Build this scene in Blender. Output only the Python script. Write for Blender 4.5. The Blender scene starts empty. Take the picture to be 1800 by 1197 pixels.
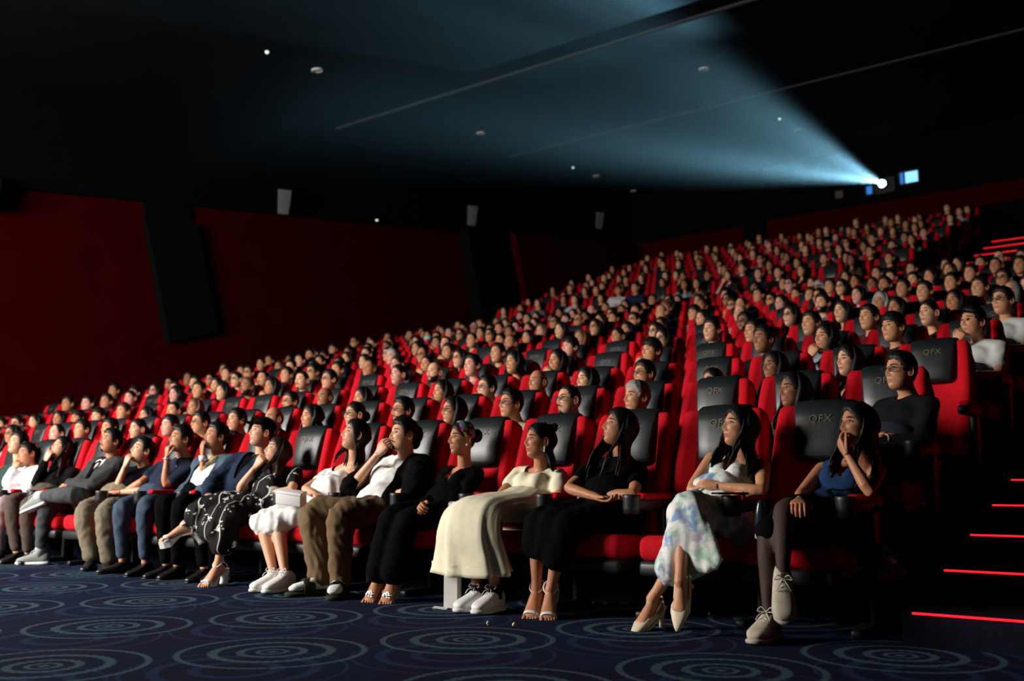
import bpy, math, random
import numpy as np
from mathutils import Matrix, Vector, Euler

random.seed(7)
RNG = np.random.RandomState(11)
S = .9                      # measured units -> metres
scene = bpy.context.scene
COL = scene.collection
PI = math.pi

# ------------------------------------------------------------------ camera, world, big lights, exposure
cam_data = bpy.data.cameras.new('camera')
cam_data.sensor_width = 36.0
cam_data.lens = 35.0
cam_data.clip_start = .05
cam_data.clip_end = 200
cam_data.dof.use_dof = True
cam_data.dof.focus_distance = 4.75
cam_data.dof.aperture_fstop = 2.2
cam = bpy.data.objects.new('camera', cam_data)
COL.objects.link(cam)
cam.location = (0, 0, .648)
_p, _y = math.radians(8.178), math.radians(37.31)
_f = Vector((-math.sin(_y) * math.cos(_p), math.cos(_y) * math.cos(_p), math.sin(_p)))
cam.rotation_euler = _f.to_track_quat('-Z', 'Y').to_euler()
scene.camera = cam

world = bpy.data.worlds.new('world')
scene.world = world
world.use_nodes = True
world.node_tree.nodes['Background'].inputs[0].default_value = (.5, .6, .8, 1)
world.node_tree.nodes['Background'].inputs[1].default_value = .0006

# the light thrown back by the cinema screen behind the photographer
sl = bpy.data.lights.new('screen_light', 'AREA')
sl.shape = 'RECTANGLE'
sl.size, sl.size_y = 5.2, 2.8
sl.energy = 2000
sl.color = (1.0, .95, .90)
so = bpy.data.objects.new('screen_light', sl)
COL.objects.link(so)
so.location = (-10.4, -1.7, 3.2)
so.rotation_euler = (math.radians(90), 0, 0)
so.rotation_euler = Vector((-.03, -1, .08)).to_track_quat('Z', 'Y').to_euler()

scene.view_settings.view_transform = 'Standard'
scene.view_settings.look = 'None'
scene.view_settings.gamma = 1
scene.view_settings.exposure = 0
scene.view_settings.use_curve_mapping = False
scene.cycles.use_denoising = True
scene.cycles.max_bounces = 5
scene.cycles.diffuse_bounces = 2
scene.cycles.glossy_bounces = 2
scene.cycles.transmission_bounces = 4
scene.cycles.volume_bounces = 0
scene.cycles.sample_clamp_indirect = 3

# ------------------------------------------------------------------ materials
MATS = {}


def mat(name, color, rough=.8, spec=.3, metal=0, noise=0, nscale=40, bump=0, bscale=200, emit=None, estr=0, alpha=1, stretch=None, trans=0, sheen=0):
    if name in MATS:
        return MATS[name]
    m = bpy.data.materials.new(name)
    m.use_nodes = True
    nt = m.node_tree
    b = nt.nodes['Principled BSDF']
    c = tuple(color) + (1,)
    b.inputs['Base Color'].default_value = c
    b.inputs['Roughness'].default_value = rough
    b.inputs['Specular IOR Level'].default_value = spec
    b.inputs['Metallic'].default_value = metal
    if sheen:
        b.inputs['Sheen Weight'].default_value = sheen
    if trans:
        b.inputs['Transmission Weight'].default_value = trans
    if alpha < 1:
        b.inputs['Alpha'].default_value = alpha
    if emit:
        b.inputs['Emission Color'].default_value = tuple(emit) + (1,)
        b.inputs['Emission Strength'].default_value = estr
    if noise or bump:
        tc = nt.nodes.new('ShaderNodeTexCoord')
        mp = nt.nodes.new('ShaderNodeMapping')
        nt.links.new(tc.outputs['Object'], mp.inputs[0])
        if stretch:
            mp.inputs['Scale'].default_value = stretch
    if noise:
        n = nt.nodes.new('ShaderNodeTexNoise')
        n.inputs['Scale'].default_value = nscale
        n.inputs['Detail'].default_value = 3
        nt.links.new(mp.outputs[0], n.inputs['Vector'])
        r = nt.nodes.new('ShaderNodeMapRange')
        r.inputs['To Min'].default_value = 1 - noise
        r.inputs['To Max'].default_value = 1 + noise
        nt.links.new(n.outputs['Fac'], r.inputs['Value'])
        x = nt.nodes.new('ShaderNodeVectorMath')
        x.operation = 'SCALE'
        x.inputs[0].default_value = color
        nt.links.new(r.outputs[0], x.inputs['Scale'])
        nt.links.new(x.outputs[0], b.inputs['Base Color'])
    if bump:
        n = nt.nodes.new('ShaderNodeTexNoise')
        n.inputs['Scale'].default_value = bscale
        n.inputs['Detail'].default_value = 2
        nt.links.new(mp.outputs[0], n.inputs['Vector'])
        bm_ = nt.nodes.new('ShaderNodeBump')
        bm_.inputs['Strength'].default_value = bump
        bm_.inputs['Distance'].default_value = .002
        nt.links.new(n.outputs['Fac'], bm_.inputs['Height'])
        nt.links.new(bm_.outputs[0], b.inputs['Normal'])
    MATS[name] = m
    return m


def ramp_pattern(name, base, cols, scale=9, rough=.8, kind='noise'):
    """cloth print: coloured blotches (noise) or sprigs with thin stems (voronoi + lines)"""
    if name in MATS:
        return MATS[name]
    m = bpy.data.materials.new(name)
    m.use_nodes = True
    nt = m.node_tree
    b = nt.nodes['Principled BSDF']
    b.inputs['Roughness'].default_value = rough
    b.inputs['Specular IOR Level'].default_value = .2
    tc = nt.nodes.new('ShaderNodeTexCoord')
    out = None
    if kind == 'noise':
        prev = None
        for k, (c, lo, hi) in enumerate(cols):
            mp = nt.nodes.new('ShaderNodeMapping')
            mp.inputs['Location'].default_value = (k * 3.1, k * 1.7, k * 2.3)
            nt.links.new(tc.outputs['Object'], mp.inputs[0])
            n = nt.nodes.new('ShaderNodeTexNoise')
            n.inputs['Scale'].default_value = scale
            n.inputs['Detail'].default_value = 4
            n.inputs['Roughness'].default_value = .6
            nt.links.new(mp.outputs[0], n.inputs['Vector'])
            r = nt.nodes.new('ShaderNodeMapRange')
            r.inputs['From Min'].default_value = lo
            r.inputs['From Max'].default_value = hi
            nt.links.new(n.outputs['Fac'], r.inputs['Value'])
            mx = nt.nodes.new('ShaderNodeMix')
            mx.data_type = 'RGBA'
            if prev is None:
                mx.inputs[6].default_value = tuple(base) + (1,)
            else:
                nt.links.new(prev, mx.inputs[6])
            mx.inputs[7].default_value = tuple(c) + (1,)
            nt.links.new(r.outputs[0], mx.inputs[0])
            prev = mx.outputs[2]
        out = prev
    else:
        v = nt.nodes.new('ShaderNodeTexVoronoi')
        v.inputs['Scale'].default_value = scale
        dn = nt.nodes.new('ShaderNodeTexNoise')
        dn.inputs['Scale'].default_value = scale * 2.2
        nt.links.new(tc.outputs['Object'], dn.inputs['Vector'])
        dv_ = nt.nodes.new('ShaderNodeVectorMath')
        dv_.operation = 'MULTIPLY_ADD'
        dv_.inputs[1].default_value = (.11, .11, .11)
        nt.links.new(dn.outputs['Color'], dv_.inputs[0])
        nt.links.new(tc.outputs['Object'], dv_.inputs[2])
        nt.links.new(dv_.outputs[0], v.inputs['Vector'])
        r = nt.nodes.new('ShaderNodeMapRange')
        r.inputs['From Min'].default_value = .25
        r.inputs['From Max'].default_value = .21
        nt.links.new(v.outputs['Distance'], r.inputs['Value'])
        w = nt.nodes.new('ShaderNodeTexWave')
        w.inputs['Scale'].default_value = scale * .22
        w.inputs['Distortion'].default_value = 9
        w.inputs['Detail'].default_value = 1
        w.inputs['Detail Scale'].default_value = .9
        nt.links.new(tc.outputs['Object'], w.inputs['Vector'])
        r2 = nt.nodes.new('ShaderNodeMapRange')
        r2.inputs['From Min'].default_value = .990
        r2.inputs['From Max'].default_value = .997
        nt.links.new(w.outputs['Fac'], r2.inputs['Value'])
        mx0 = nt.nodes.new('ShaderNodeMath')
        mx0.operation = 'MAXIMUM'
        nt.links.new(r.outputs[0], mx0.inputs[0])
        nt.links.new(r2.outputs[0], mx0.inputs[1])
        mx = nt.nodes.new('ShaderNodeMix')
        mx.data_type = 'RGBA'
        mx.inputs[6].default_value = tuple(base) + (1,)
        mx.inputs[7].default_value = tuple(cols[0][0]) + (1,)
        nt.links.new(mx0.outputs[0], mx.inputs[0])
        out = mx.outputs[2]
    nt.links.new(out, b.inputs['Base Color'])
    MATS[name] = m
    return m


M_RED = mat('red_seat_fabric', (.50, .0035, .011), .85, .12, noise=.12, nscale=60, bump=.25, bscale=700)
M_LEATHER = mat('black_leather', (.008, .011, .013), .42, .55, noise=.2, nscale=15, bump=.10, bscale=160)
M_BLACKPL = mat('black_plastic', (.012, .012, .013), .45, .4)
M_SHELL = mat('dark_seat_shell', (.03, .004, .005), .8, .2)
M_GOLD = mat('gold_lettering', (.13, .095, .05), .5, .3)
M_STEEL = mat('dark_steel', (.02, .02, .022), .5, .4, metal=.5)
SKIN = [mat('skin_tone_%s' % n, c, .5, .35, noise=.06, nscale=30, bump=.06, bscale=300) for n, c in
        (('light', (.68, .35, .21)), ('tan', (.58, .27, .14)), ('brown', (.47, .20, .10)), ('deep', (.32, .13, .065)), ('pink', (.68, .32, .235)))]
LIP = mat('lip', (.36, .085, .075), .45, .4)
LIPM = mat('lip_pale', (.36, .15, .11), .55, .3)
EYE = mat('eye_white', (.42, .38, .34), .3, .4)
HAIRM = mat('black_hair', (.0075, .006, .0052), .5, .22, bump=.5, bscale=90, stretch=(1, 1, .12))
HAIRB = mat('dark_brown_hair', (.028, .014, .008), .5, .22, bump=.5, bscale=90, stretch=(1, 1, .12))
HAIRL = mat('brown_hair', (.11, .05, .022), .5, .4, bump=.5, bscale=90, stretch=(1, 1, .12))
HAIRG = mat('grey_hair', (.26, .25, .24), .6, .3, noise=.5, nscale=60, bump=.5, bscale=90)
HAIRS = {'black': HAIRM, 'dark brown': HAIRB, 'brown': HAIRL, 'grey': HAIRG}


def cloth(name, c, **k):
    return mat(name, c, k.pop('rough', .9), k.pop('spec', .15), noise=k.pop('noise', .12), nscale=20, bump=.2, bscale=500, **k)


# ------------------------------------------------------------------ geometry helpers
class G:
    def __init__(self):
        self.V, self.F, self.M, self.n = [], [], [], 0

    def add(self, V, F, m=0):
        V = np.asarray(V, float).reshape(-1, 3)
        self.V.append(V)
        n = self.n
        self.F.extend([tuple(i + n for i in f) for f in F])
        if np.ndim(m) == 0:
            self.M.extend([m] * len(F))
        else:
            self.M.extend(list(m))
        self.n += len(V)
        return self

    def join(self, g, R=None, t=None, m=None):
        V = g.verts()
        if R is not None:
            V = V @ np.asarray(R).T
        if t is not None:
            V = V + np.asarray(t)
        return self.add(V, g.F, g.M if m is None else m)

    def verts(self):
        return np.concatenate(self.V) if self.V else np.zeros((0, 3))

    def xf(self, R=None, t=None):
        return G().join(self, R, t)


def mesh_of(name, g, mats, smooth=True):
    me = bpy.data.meshes.new(name)
    me.from_pydata(g.verts().tolist(), [], g.F)
    for m in mats:
        me.materials.append(m)
    if len(mats) > 1:
        me.polygons.foreach_set('material_index', np.array(g.M, dtype=np.int32))
    me.polygons.foreach_set('use_smooth', np.full(len(me.polygons), smooth))
    me.update()
    return me


def ob(name, data, parent=None, loc=None, rot=None):
    o = bpy.data.objects.new(name, data)
    COL.objects.link(o)
    if parent is not None:
        o.parent = parent
    if loc is not None:
        o.location = loc
    if rot is not None:
        o.rotation_euler = rot
    return o


def put(name, g, mats, parent=None, smooth=True, loc=None, rot=None):
    if not isinstance(mats, (list, tuple)):
        mats = [mats]
    return ob(name, mesh_of(name, g, mats, smooth), parent, loc, rot)


def tag(o, label=None, cat=None, group=None, kind=None):
    if label:
        o['label'] = label
    if cat:
        o['category'] = cat
    if group:
        o['group'] = group
    if kind:
        o['kind'] = kind
    return o


def thing(name, label, cat, loc=(0, 0, 0), rotz=0, group=None):
    o = ob(name, None, None, loc, (0, 0, rotz))
    o.empty_display_size = .1
    return tag(o, label, cat, group)


def nrm(v):
    v = np.asarray(v, float)
    return v / (np.linalg.norm(v) + 1e-12)


def catmull(P, k):
    P = np.asarray(P, float)
    if k <= 1 or len(P) < 3:
        if k > 1:
            t = np.linspace(0, 1, k + 1)[:, None]
            return P[0] * (1 - t) + P[1] * t
        return P
    Q = np.vstack([2 * P[0] - P[1], P, 2 * P[-1] - P[-2]])
    out = []
    for i in range(1, len(Q) - 2):
        p0, p1, p2, p3 = Q[i - 1:i + 3]
        for t in np.arange(k) / k:
            out.append(.5 * ((2 * p1) + (-p0 + p2) * t + (2 * p0 - 5 * p1 + 4 * p2 - p3) * t * t + (-p0 + 3 * p1 - 3 * p2 + p3) * t ** 3))
    out.append(P[-1])
    return np.array(out)


def tube(path, rad, n=12, k=1, up=None, cap='round', ripple=None):
    """path (m,3); rad (m,) or (m,2) = (side, other); up = vector giving the 'other' axis"""
    path = np.asarray(path, float)
    rad = np.asarray(rad, float)
    if rad.ndim == 0:
        rad = np.full(len(path), float(rad))
    if rad.ndim == 1:
        rad = np.stack([rad, rad], 1)
    if k > 1:
        path = catmull(path, k)
        rad = np.clip(catmull(rad, k), 1e-4, None)
    m = len(path)
    T = np.gradient(path, axis=0)
    T /= np.linalg.norm(T, axis=1)[:, None] + 1e-12
    rings = []
    if up is None:
        u = np.cross(T[0], [0, 0, 1.])
        if np.linalg.norm(u) < .1:
            u = np.cross(T[0], [1., 0, 0])
        side = nrm(u)
    th = np.arange(n) * 2 * PI / n
    fr = []
    for i in range(m):
        if up is None:
            side = nrm(side - T[i] * (side @ T[i]))
        else:
            side = nrm(np.asarray(up, float) - T[i] * (np.asarray(up, float) @ T[i]))
        oth = np.cross(T[i], side)
        fr.append((side, oth))
    def ring(c, s, o, r, i):
        rr = np.ones(n) if ripple is None else ripple(th, i / (m - 1))
        return c + np.outer(np.cos(th) * r[0] * rr, s) + np.outer(np.sin(th) * r[1] * rr, o)
    if cap == 'round':
        for a in (70, 40, 15):
            a = math.radians(a)
            rings.append(ring(path[0] - T[0] * rad[0].min() * math.sin(a), *fr[0], rad[0] * math.cos(a), 0))
    for i in range(m):
        rings.append(ring(path[i], *fr[i], rad[i], i))
    if cap == 'round':
        for a in (15, 40, 70):
            a = math.radians(a)
            rings.append(ring(path[-1] + T[-1] * rad[-1].min() * math.sin(a), *fr[-1], rad[-1] * math.cos(a), m - 1))
    if cap == 'hem':
        rings.append(ring(path[-1], *fr[-1], rad[-1] * .95, m - 1))
        rings.append(ring(path[-1] - T[-1] * .06, *fr[-1], rad[-1] * .93, m - 1))
    V = np.concatenate(rings)
    q = len(rings)
    F = []
    for i in range(q - 1):
        for j in range(n):
            F.append((i * n + j, i * n + (j + 1) % n, (i + 1) * n + (j + 1) % n, (i + 1) * n + j))
    if cap in ('round', 'flat'):
        F.append(tuple(range(n))[::-1])
        F.append(tuple((q - 1) * n + j for j in range(n)))
    g = G()
    g.add(V, F)
    return g


def ell(c, r, R=None, n=14, h=9):
    V = [[0, 0, -1]]
    for i in range(1, h):
        p = -PI / 2 + PI * i / h
        for j in range(n):
            a = 2 * PI * j / n
            V.append([math.cos(p) * math.cos(a), math.cos(p) * math.sin(a), math.sin(p)])
    V.append([0, 0, 1])
    V = np.array(V) * np.asarray(r)
    if R is not None:
        V = V @ np.asarray(R).T
    V = V + np.asarray(c)
    F = []
    for j in range(n):
        F.append((0, 1 + (j + 1) % n, 1 + j))
    for i in range(h - 2):
        for j in range(n):
            a = 1 + i * n
            F.append((a + j, a + (j + 1) % n, a + n + (j + 1) % n, a + n + j))
    e = len(V) - 1
    for j in range(n):
        F.append((e - n + j, e - n + (j + 1) % n, e))
    return G().add(V, F)


def rbox(size, r=.01, c=(0, 0, 0), seg=2, taper=None):
    """rounded box; taper(V) may bend the vertices"""
    import bmesh
    bm = bmesh.new()
    bmesh.ops.create_cube(bm, size=1)
    for v in bm.verts:
        v.co = (v.co[0] * size[0], v.co[1] * size[1], v.co[2] * size[2])
    if r > 0:
        bmesh.ops.bevel(bm, geom=bm.edges[:] + bm.verts[:], offset=r, segments=seg, profile=.5, affect='EDGES')
    V = np.array([v.co[:] for v in bm.verts])
    bm.verts.index_update()
    F = [tuple(v.index for v in f.verts) for f in bm.faces]
    bm.free()
    if taper:
        V = taper(V)
    return G().add(V + np.asarray(c), F)


def loft(rings, cap=True):
    n = len(rings[0])
    V = np.concatenate([np.asarray(r, float) for r in rings])
    q = len(rings)
    F = []
    for i in range(q - 1):
        for j in range(n):
            F.append((i * n + j, i * n + (j + 1) % n, (i + 1) * n + (j + 1) % n, (i + 1) * n + j))
    if cap:
        F.append(tuple(range(n))[::-1])
        F.append(tuple((q - 1) * n + j for j in range(n)))
    return G().add(V, F)


def remesh(g, voxel, smooth=4, fac=.5):
    me = bpy.data.meshes.new('tmp')
    me.from_pydata(g.verts().tolist(), [], g.F)
    o = bpy.data.objects.new('tmp', me)
    COL.objects.link(o)
    r = o.modifiers.new('r', 'REMESH')
    r.mode = 'VOXEL'
    r.voxel_size = voxel
    if smooth:
        s = o.modifiers.new('s', 'SMOOTH')
        s.factor = fac
        s.iterations = smooth
    dg = bpy.context.evaluated_depsgraph_get()
    ev = o.evaluated_get(dg)
    m2 = ev.to_mesh()
    V = np.empty(len(m2.vertices) * 3)
    m2.vertices.foreach_get('co', V)
    V = V.reshape(-1, 3)
    L = np.empty(len(m2.loops), dtype=np.int32)
    m2.loops.foreach_get('vertex_index', L)
    st = np.empty(len(m2.polygons), dtype=np.int32)
    m2.polygons.foreach_get('loop_start', st)
    Q = L.reshape(-1, 4) if len(L) == 4 * len(st) else None
    if Q is None:
        F = [tuple(p.vertices) for p in m2.polygons]
    else:
        F = [tuple(x) for x in Q.tolist()]
    N = np.empty(len(m2.vertices) * 3)
    m2.vertices.foreach_get('normal', N)
    ev.to_mesh_clear()
    bpy.data.objects.remove(o)
    bpy.data.meshes.remove(me)
    out = G().add(V, F)
    out.N = N.reshape(-1, 3)
    return out


def folds(g, amp=.004, wl=.08, seed=0, axis=None, w=None):
    """fine cloth relief: displace along the normals by warped sines"""
    V = g.verts()
    rs = np.random.RandomState(seed)
    d = np.zeros(len(V))
    P = V.copy()
    if axis is not None:
        a = nrm(axis)
        P = P - np.outer(P @ a, a) * .75
    W = P + .25 * wl * np.sin(P[:, [1, 2, 0]] * 2 * PI / (wl * 1.7) + rs.rand(3) * 6)
    for i in range(6):
        k = rs.randn(3)
        k = nrm(k) * 2 * PI / (wl * (.6 + .9 * rs.rand()))
        s = np.sin(W @ k + rs.rand() * 6.3)
        d += (1 - np.abs(s)) * 2 - 1 if i % 2 else s
    d *= amp / 2.2
    if w is not None:
        d *= w(V)
    g.V = [V + g.N * d[:, None]]
    return g


def cut(g, fn):
    """drop the faces whose centre satisfies fn"""
    V = g.verts()
    if len(set(map(len, g.F))) == 1:
        cen = V[np.array(g.F)].mean(axis=1)
    else:
        cen = np.array([V[list(f)].mean(axis=0) for f in g.F])
    keep = ~fn(cen)
    h = G()
    h.V = [V]
    h.n = len(V)
    h.F = [f for f, k in zip(g.F, keep) if k]
    h.M = [m for m, k in zip(g.M, keep) if k]
    h.N = getattr(g, 'N', None)
    # relax the freshly cut edge so that hems and necklines run smoothly
    ed = {}
    for f in h.F:
        for a, b in zip(f, f[1:] + f[:1]):
            k = (a, b) if a < b else (b, a)
            ed[k] = ed.get(k, 0) + 1
    nb = {}
    for (a, b), c in ed.items():
        if c == 1:
            nb.setdefault(a, []).append(b)
            nb.setdefault(b, []).append(a)
    ids = [k for k, v in nb.items() if len(v) == 2]
    if ids:
        V = h.verts().copy()
        I = np.array(ids)
        Q = np.array([nb[k] for k in ids])
        for _ in range(14):
            V[I] = V[I] * .4 + (V[Q[:, 0]] + V[Q[:, 1]]) * .3
        h.V = [V]
    return h


def basis(x, y, z):
    return np.stack([nrm(x), nrm(y), nrm(z)], 1)


def rotm(yaw=0, pitch=0, roll=0):
    """yaw turns the face (local -Y) towards +X when positive; pitch lifts it; roll tilts the crown towards +X"""
    return np.array(Euler((-pitch, roll, yaw), 'XYZ').to_matrix())
# ------------------------------------------------------------------ heads, hair, hands, feet
def _phis(n):
    p = np.linspace(-PI / 2, PI / 2, 400)
    d = 1 + 2.6 * np.exp(-((p + .33) / .42) ** 2)
    c = np.cumsum(d)
    c = (c - c[0]) / (c[-1] - c[0])
    return np.interp(np.linspace(0, 1, n), c, p)


def head_base(a, phi, P):
    """skull and jaw without features; a = azimuth (0 front), phi = elevation"""
    W, D, B, Hu, Hd = P['w'], .089, .101, .116, .118
    s = np.sin(phi)
    c = np.cos(phi)
    ca, sa = np.cos(a), np.sin(a)
    z = np.where(s > 0, s * Hu, s * Hd)
    low = phi < 0
    t = np.clip(-s, 0, 1)
    front = np.clip(ca, 0, 1)
    ex = np.where(low, .55, .95)
    jaw = np.where(low, 1 - P['jaw'] * t ** 1.3, 1)
    x = W * sa * c ** ex * jaw
    ey = np.where(low, .30, .80)
    yf = -D * ca * c ** ey * np.where(low, 1 - .05 * t, 1)
    yb = -B * ca * c ** np.where(low, .95, .9) * np.where(low, 1 - .35 * t, 1)
    y = np.where(ca > 0, yf, yb)
    # flatten the temples
    x = x * (1 - .07 * np.exp(-((z - .035) / .03) ** 2) * front)
    return np.stack([x, y, z], -1)


def gs(v, c, s):
    return np.exp(-((v - c) / s) ** 2)


HP0 = dict(w=.074, jaw=.22, nose=1., lip=1., brow=1., chin=1.)


def face_shape(V, P):
    x, y, z = V[..., 0], V[..., 1], V[..., 2]
    ax = np.abs(x)
    f = np.clip(-y / .05, 0, 1)
    d = np.zeros_like(x)
    d += .0045 * P['brow'] * gs(z, .031, .010) * gs(ax, .028, .022)
    d -= .0125 * gs(z, .010, .0125) * gs(ax, .031, .0155)
    d += .005 * gs(z, -.018, .018) * gs(ax, .042, .016)
    tip = P['nose']
    ridge = np.interp(z, [-.050, -.041, -.033, -.026, .0, .020, .034], [0, .004, .020, .0225, .012, .003, 0]) * tip
    wid = np.interp(z, [-.045, -.03, .0, .02], [.013, .0125, .0085, .009])
    d += ridge * gs(x, 0, wid)
    d += .0085 * tip * gs(z, -.035, .0065) * gs(ax, .0145, .0058)
    d -= .003 * gs(z, -.046, .006) * gs(x, 0, .007)
    L = P['lip']
    d += .0060 * L * gs(z, -.0575, .0048) * gs(x, 0, .019)
    d += .0068 * L * gs(z, -.0700, .0050) * gs(x, 0, .016)
    d -= .0050 * gs(z, -.0638, .0020) * gs(x, 0, .022)
    d += .003 * gs(z, -.062, .018) * gs(x, 0, .025)
    d -= .0042 * gs(z, -.0815, .0060) * gs(x, 0, .017)
    d += .0075 * P['chin'] * gs(z, -.099, .011) * gs(x, 0, .018)
    d -= .003 * gs(z, -.055, .02) * gs(ax, .040, .01)
    V = V.copy()
    V[..., 1] = y - d * f
    return V


def head_geo(P, na=64, nr=52):
    P = {**HP0, **P}
    t = np.arange(na) / na
    a = 2 * PI * t - .72 * np.sin(2 * PI * t)
    ph = _phis(nr)[1:-1]
    A, Q = np.meshgrid(a, ph)
    V = face_shape(head_base(A, Q, P), P)
    q = len(ph)
    Vf = V.reshape(-1, 3)
    F, M = [], []
    for i in range(q - 1):
        for j in range(na):
            f = (i * na + j, i * na + (j + 1) % na, (i + 1) * na + (j + 1) % na, (i + 1) * na + j)
            F.append(f)
            c = Vf[list(f)].mean(0)
            ax = abs(c[0])
            lipz = .0105 * math.sqrt(max(0, 1 - (ax / .0245) ** 2)) if ax < .0245 else 0
            M.append(1 if (c[1] < -.05 and abs(c[2] + .0640) < lipz) else 0)
    F.append(tuple(range(na))[::-1])
    M.append(0)
    F.append(tuple((q - 1) * na + j for j in range(na)))
    M.append(0)
    g = G().add(Vf, F, M)
    front = Vf[Vf[:, 1] < 0]

    def sy(x, z):
        k = np.argmin((front[:, 0] - x) ** 2 + (front[:, 2] - z) ** 2)
        return front[k, 1]
    g.sy = sy
    for s in (-1, 1):
        ex, ez = s * .0315, .0095
        y0 = sy(ex, ez)
        R = np.array(Euler((0, 0, s * .32)).to_matrix())
        g.join(ell((ex, y0 + .0005, ez), (.0138, .0060, .0058), R, 12, 8), m=2)
        g.join(ell((ex + P.get('gx', 0) * .004, y0 - .0042, ez + .0012), (.0054, .0030, .0054), R, 10, 6), m=3)
        arc = [(ex + s * u, y0 - .0052 + abs(u) * .16 + (.0 if u > -.01 else 0), ez + .0078 - 26 * u * u) for u in (-.0145, -.008, 0, .008, .0155)]
        g.join(tube(arc, [.0012, .0020, .0023, .0021, .0011], 5, 1), m=3)
        arc = [(ex + s * u, y0 - .0045 + abs(u) * .16, ez - .0075 + 18 * u * u) for u in (-.012, 0, .012)]
        g.join(tube(arc, [.0008, .0013, .0008], 5, 1), m=0)
        br = []
        for u in (-.019, -.010, 0, .010, .020):
            X = ex + s * (u + .001)
            Z = .0315 + .0035 * (1 - (u / .02) ** 2) - (.004 if u > .015 else 0) + .001 * u / .02
            br.append((X, sy(X, Z) - .0012, Z))
        g.join(tube(br, [(.0022, .0012), (.0040, .0018), (.0038, .0018), (.0030, .0015), (.0012, .001)], 6, 1, up=(0, 0, 1)), m=3)
        # ear: bowl with a rolled rim and lobe
        ex = s * (P['w'] + .001)
        Re = np.array(Euler((0, 0, -s * .38)).to_matrix())
        g.join(ell((ex, .008, -.004), (.006, .0165, .029), Re, 10, 8), m=0)
        rim = []
        for q_ in np.linspace(-1.9, 2.3, 9):
            rim.append(np.array((s * .007, .004 + .017 * math.cos(q_) , .004 + .029 * math.sin(q_))))
        rim = [Re @ r + np.array([ex, .008, -.008]) for r in rim]
        g.join(tube(rim, [.0025, .0036, .0040, .0042, .0042, .0042, .0040, .0036, .0028], 6, 1), m=0)
    return g


def hair_shell(P, style, na=40, nr=30, seed=0):
    """thick cap of hair that follows the skull, with a real hairline"""
    P = {**HP0, **P}
    t = np.arange(na) / na
    a = 2 * PI * t
    ph = np.linspace(-1.25, PI / 2 - .03, nr)
    A, Q = np.meshgrid(a, ph)
    V = head_base(A, Q, P)
    deg = np.degrees(np.abs(((A + PI) % (2 * PI)) - PI))
    lines = {
        'short': ([0, 25, 45, 58, 66, 76, 84, 98, 112, 130, 180], [.062, .066, .058, .040, .012, -.020, .012, .022, -.012, -.060, -.072]),
        'buzz': ([0, 25, 45, 58, 66, 76, 84, 98, 112, 130, 180], [.070, .076, .066, .045, .016, -.014, .012, .022, -.012, -.055, -.066]),
        'fringe': ([0, 25, 45, 58, 66, 76, 84, 98, 112, 130, 180], [.042, .043, .036, .028, .008, -.024, .004, .016, -.020, -.066, -.08]),
        'receding': ([0, 20, 40, 58, 68, 78, 86, 98, 112, 130, 180], [.093, .104, .094, .050, .016, -.016, .010, .020, -.014, -.058, -.070]),
        'long': ([0, 12, 35, 55, 68, 80, 100, 120, 180], [.070, .066, .050, .022, -.010, -.045, -.085, -.10, -.10]),
        'tied': ([0, 12, 35, 55, 68, 80, 92, 104, 125, 180], [.066, .064, .052, .030, .014, .004, .022, .010, -.045, -.065]),
        'bald': ([0, 40, 58, 68, 78, 86, 98, 112, 130, 180], [.2, .2, .2, .030, -.006, .006, .016, -.016, -.050, -.055]),
    }
    th = {'short': .017, 'buzz': .006, 'fringe': .019, 'receding': .010, 'long': .014, 'tied': .009, 'bald': .005}[style]
    X, Y = lines[style]
    zl = np.interp(deg, X, Y)
    z = V[..., 2]
    m = np.clip((z - zl) / .010, 0, 1)
    m = m * m * (3 - 2 * m)
    if style == 'bald':
        m = m * np.clip((.052 - z) / .02, 0, 1)
    top = np.clip((z + .01) / .09, 0, 1)
    rs = np.random.RandomState(seed)
    rip = .10 * np.sin(A * 17 + z * 60) + .08 * np.sin(A * 29 - z * 45 + 1) + .06 * rs.randn(*A.shape)
    d = m * th * (.55 + .65 * top) * (1 + rip) - .007 * (1 - m)
    N = V / np.array([.074, .09, .115]) ** 2
    N /= np.linalg.norm(N, axis=-1)[..., None] + 1e-9
    V = V + N * d[..., None]
    q = nr
    Vf = V.reshape(-1, 3)
    F = []
    for i in range(q - 1):
        for j in range(na):
            F.append((i * na + j, i * na + (j + 1) % na, (i + 1) * na + (j + 1) % na, (i + 1) * na + j))
    F.append(tuple((q - 1) * na + j for j in range(na)))
    F.append(tuple(range(na))[::-1])
    return G().add(Vf, F)


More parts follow.
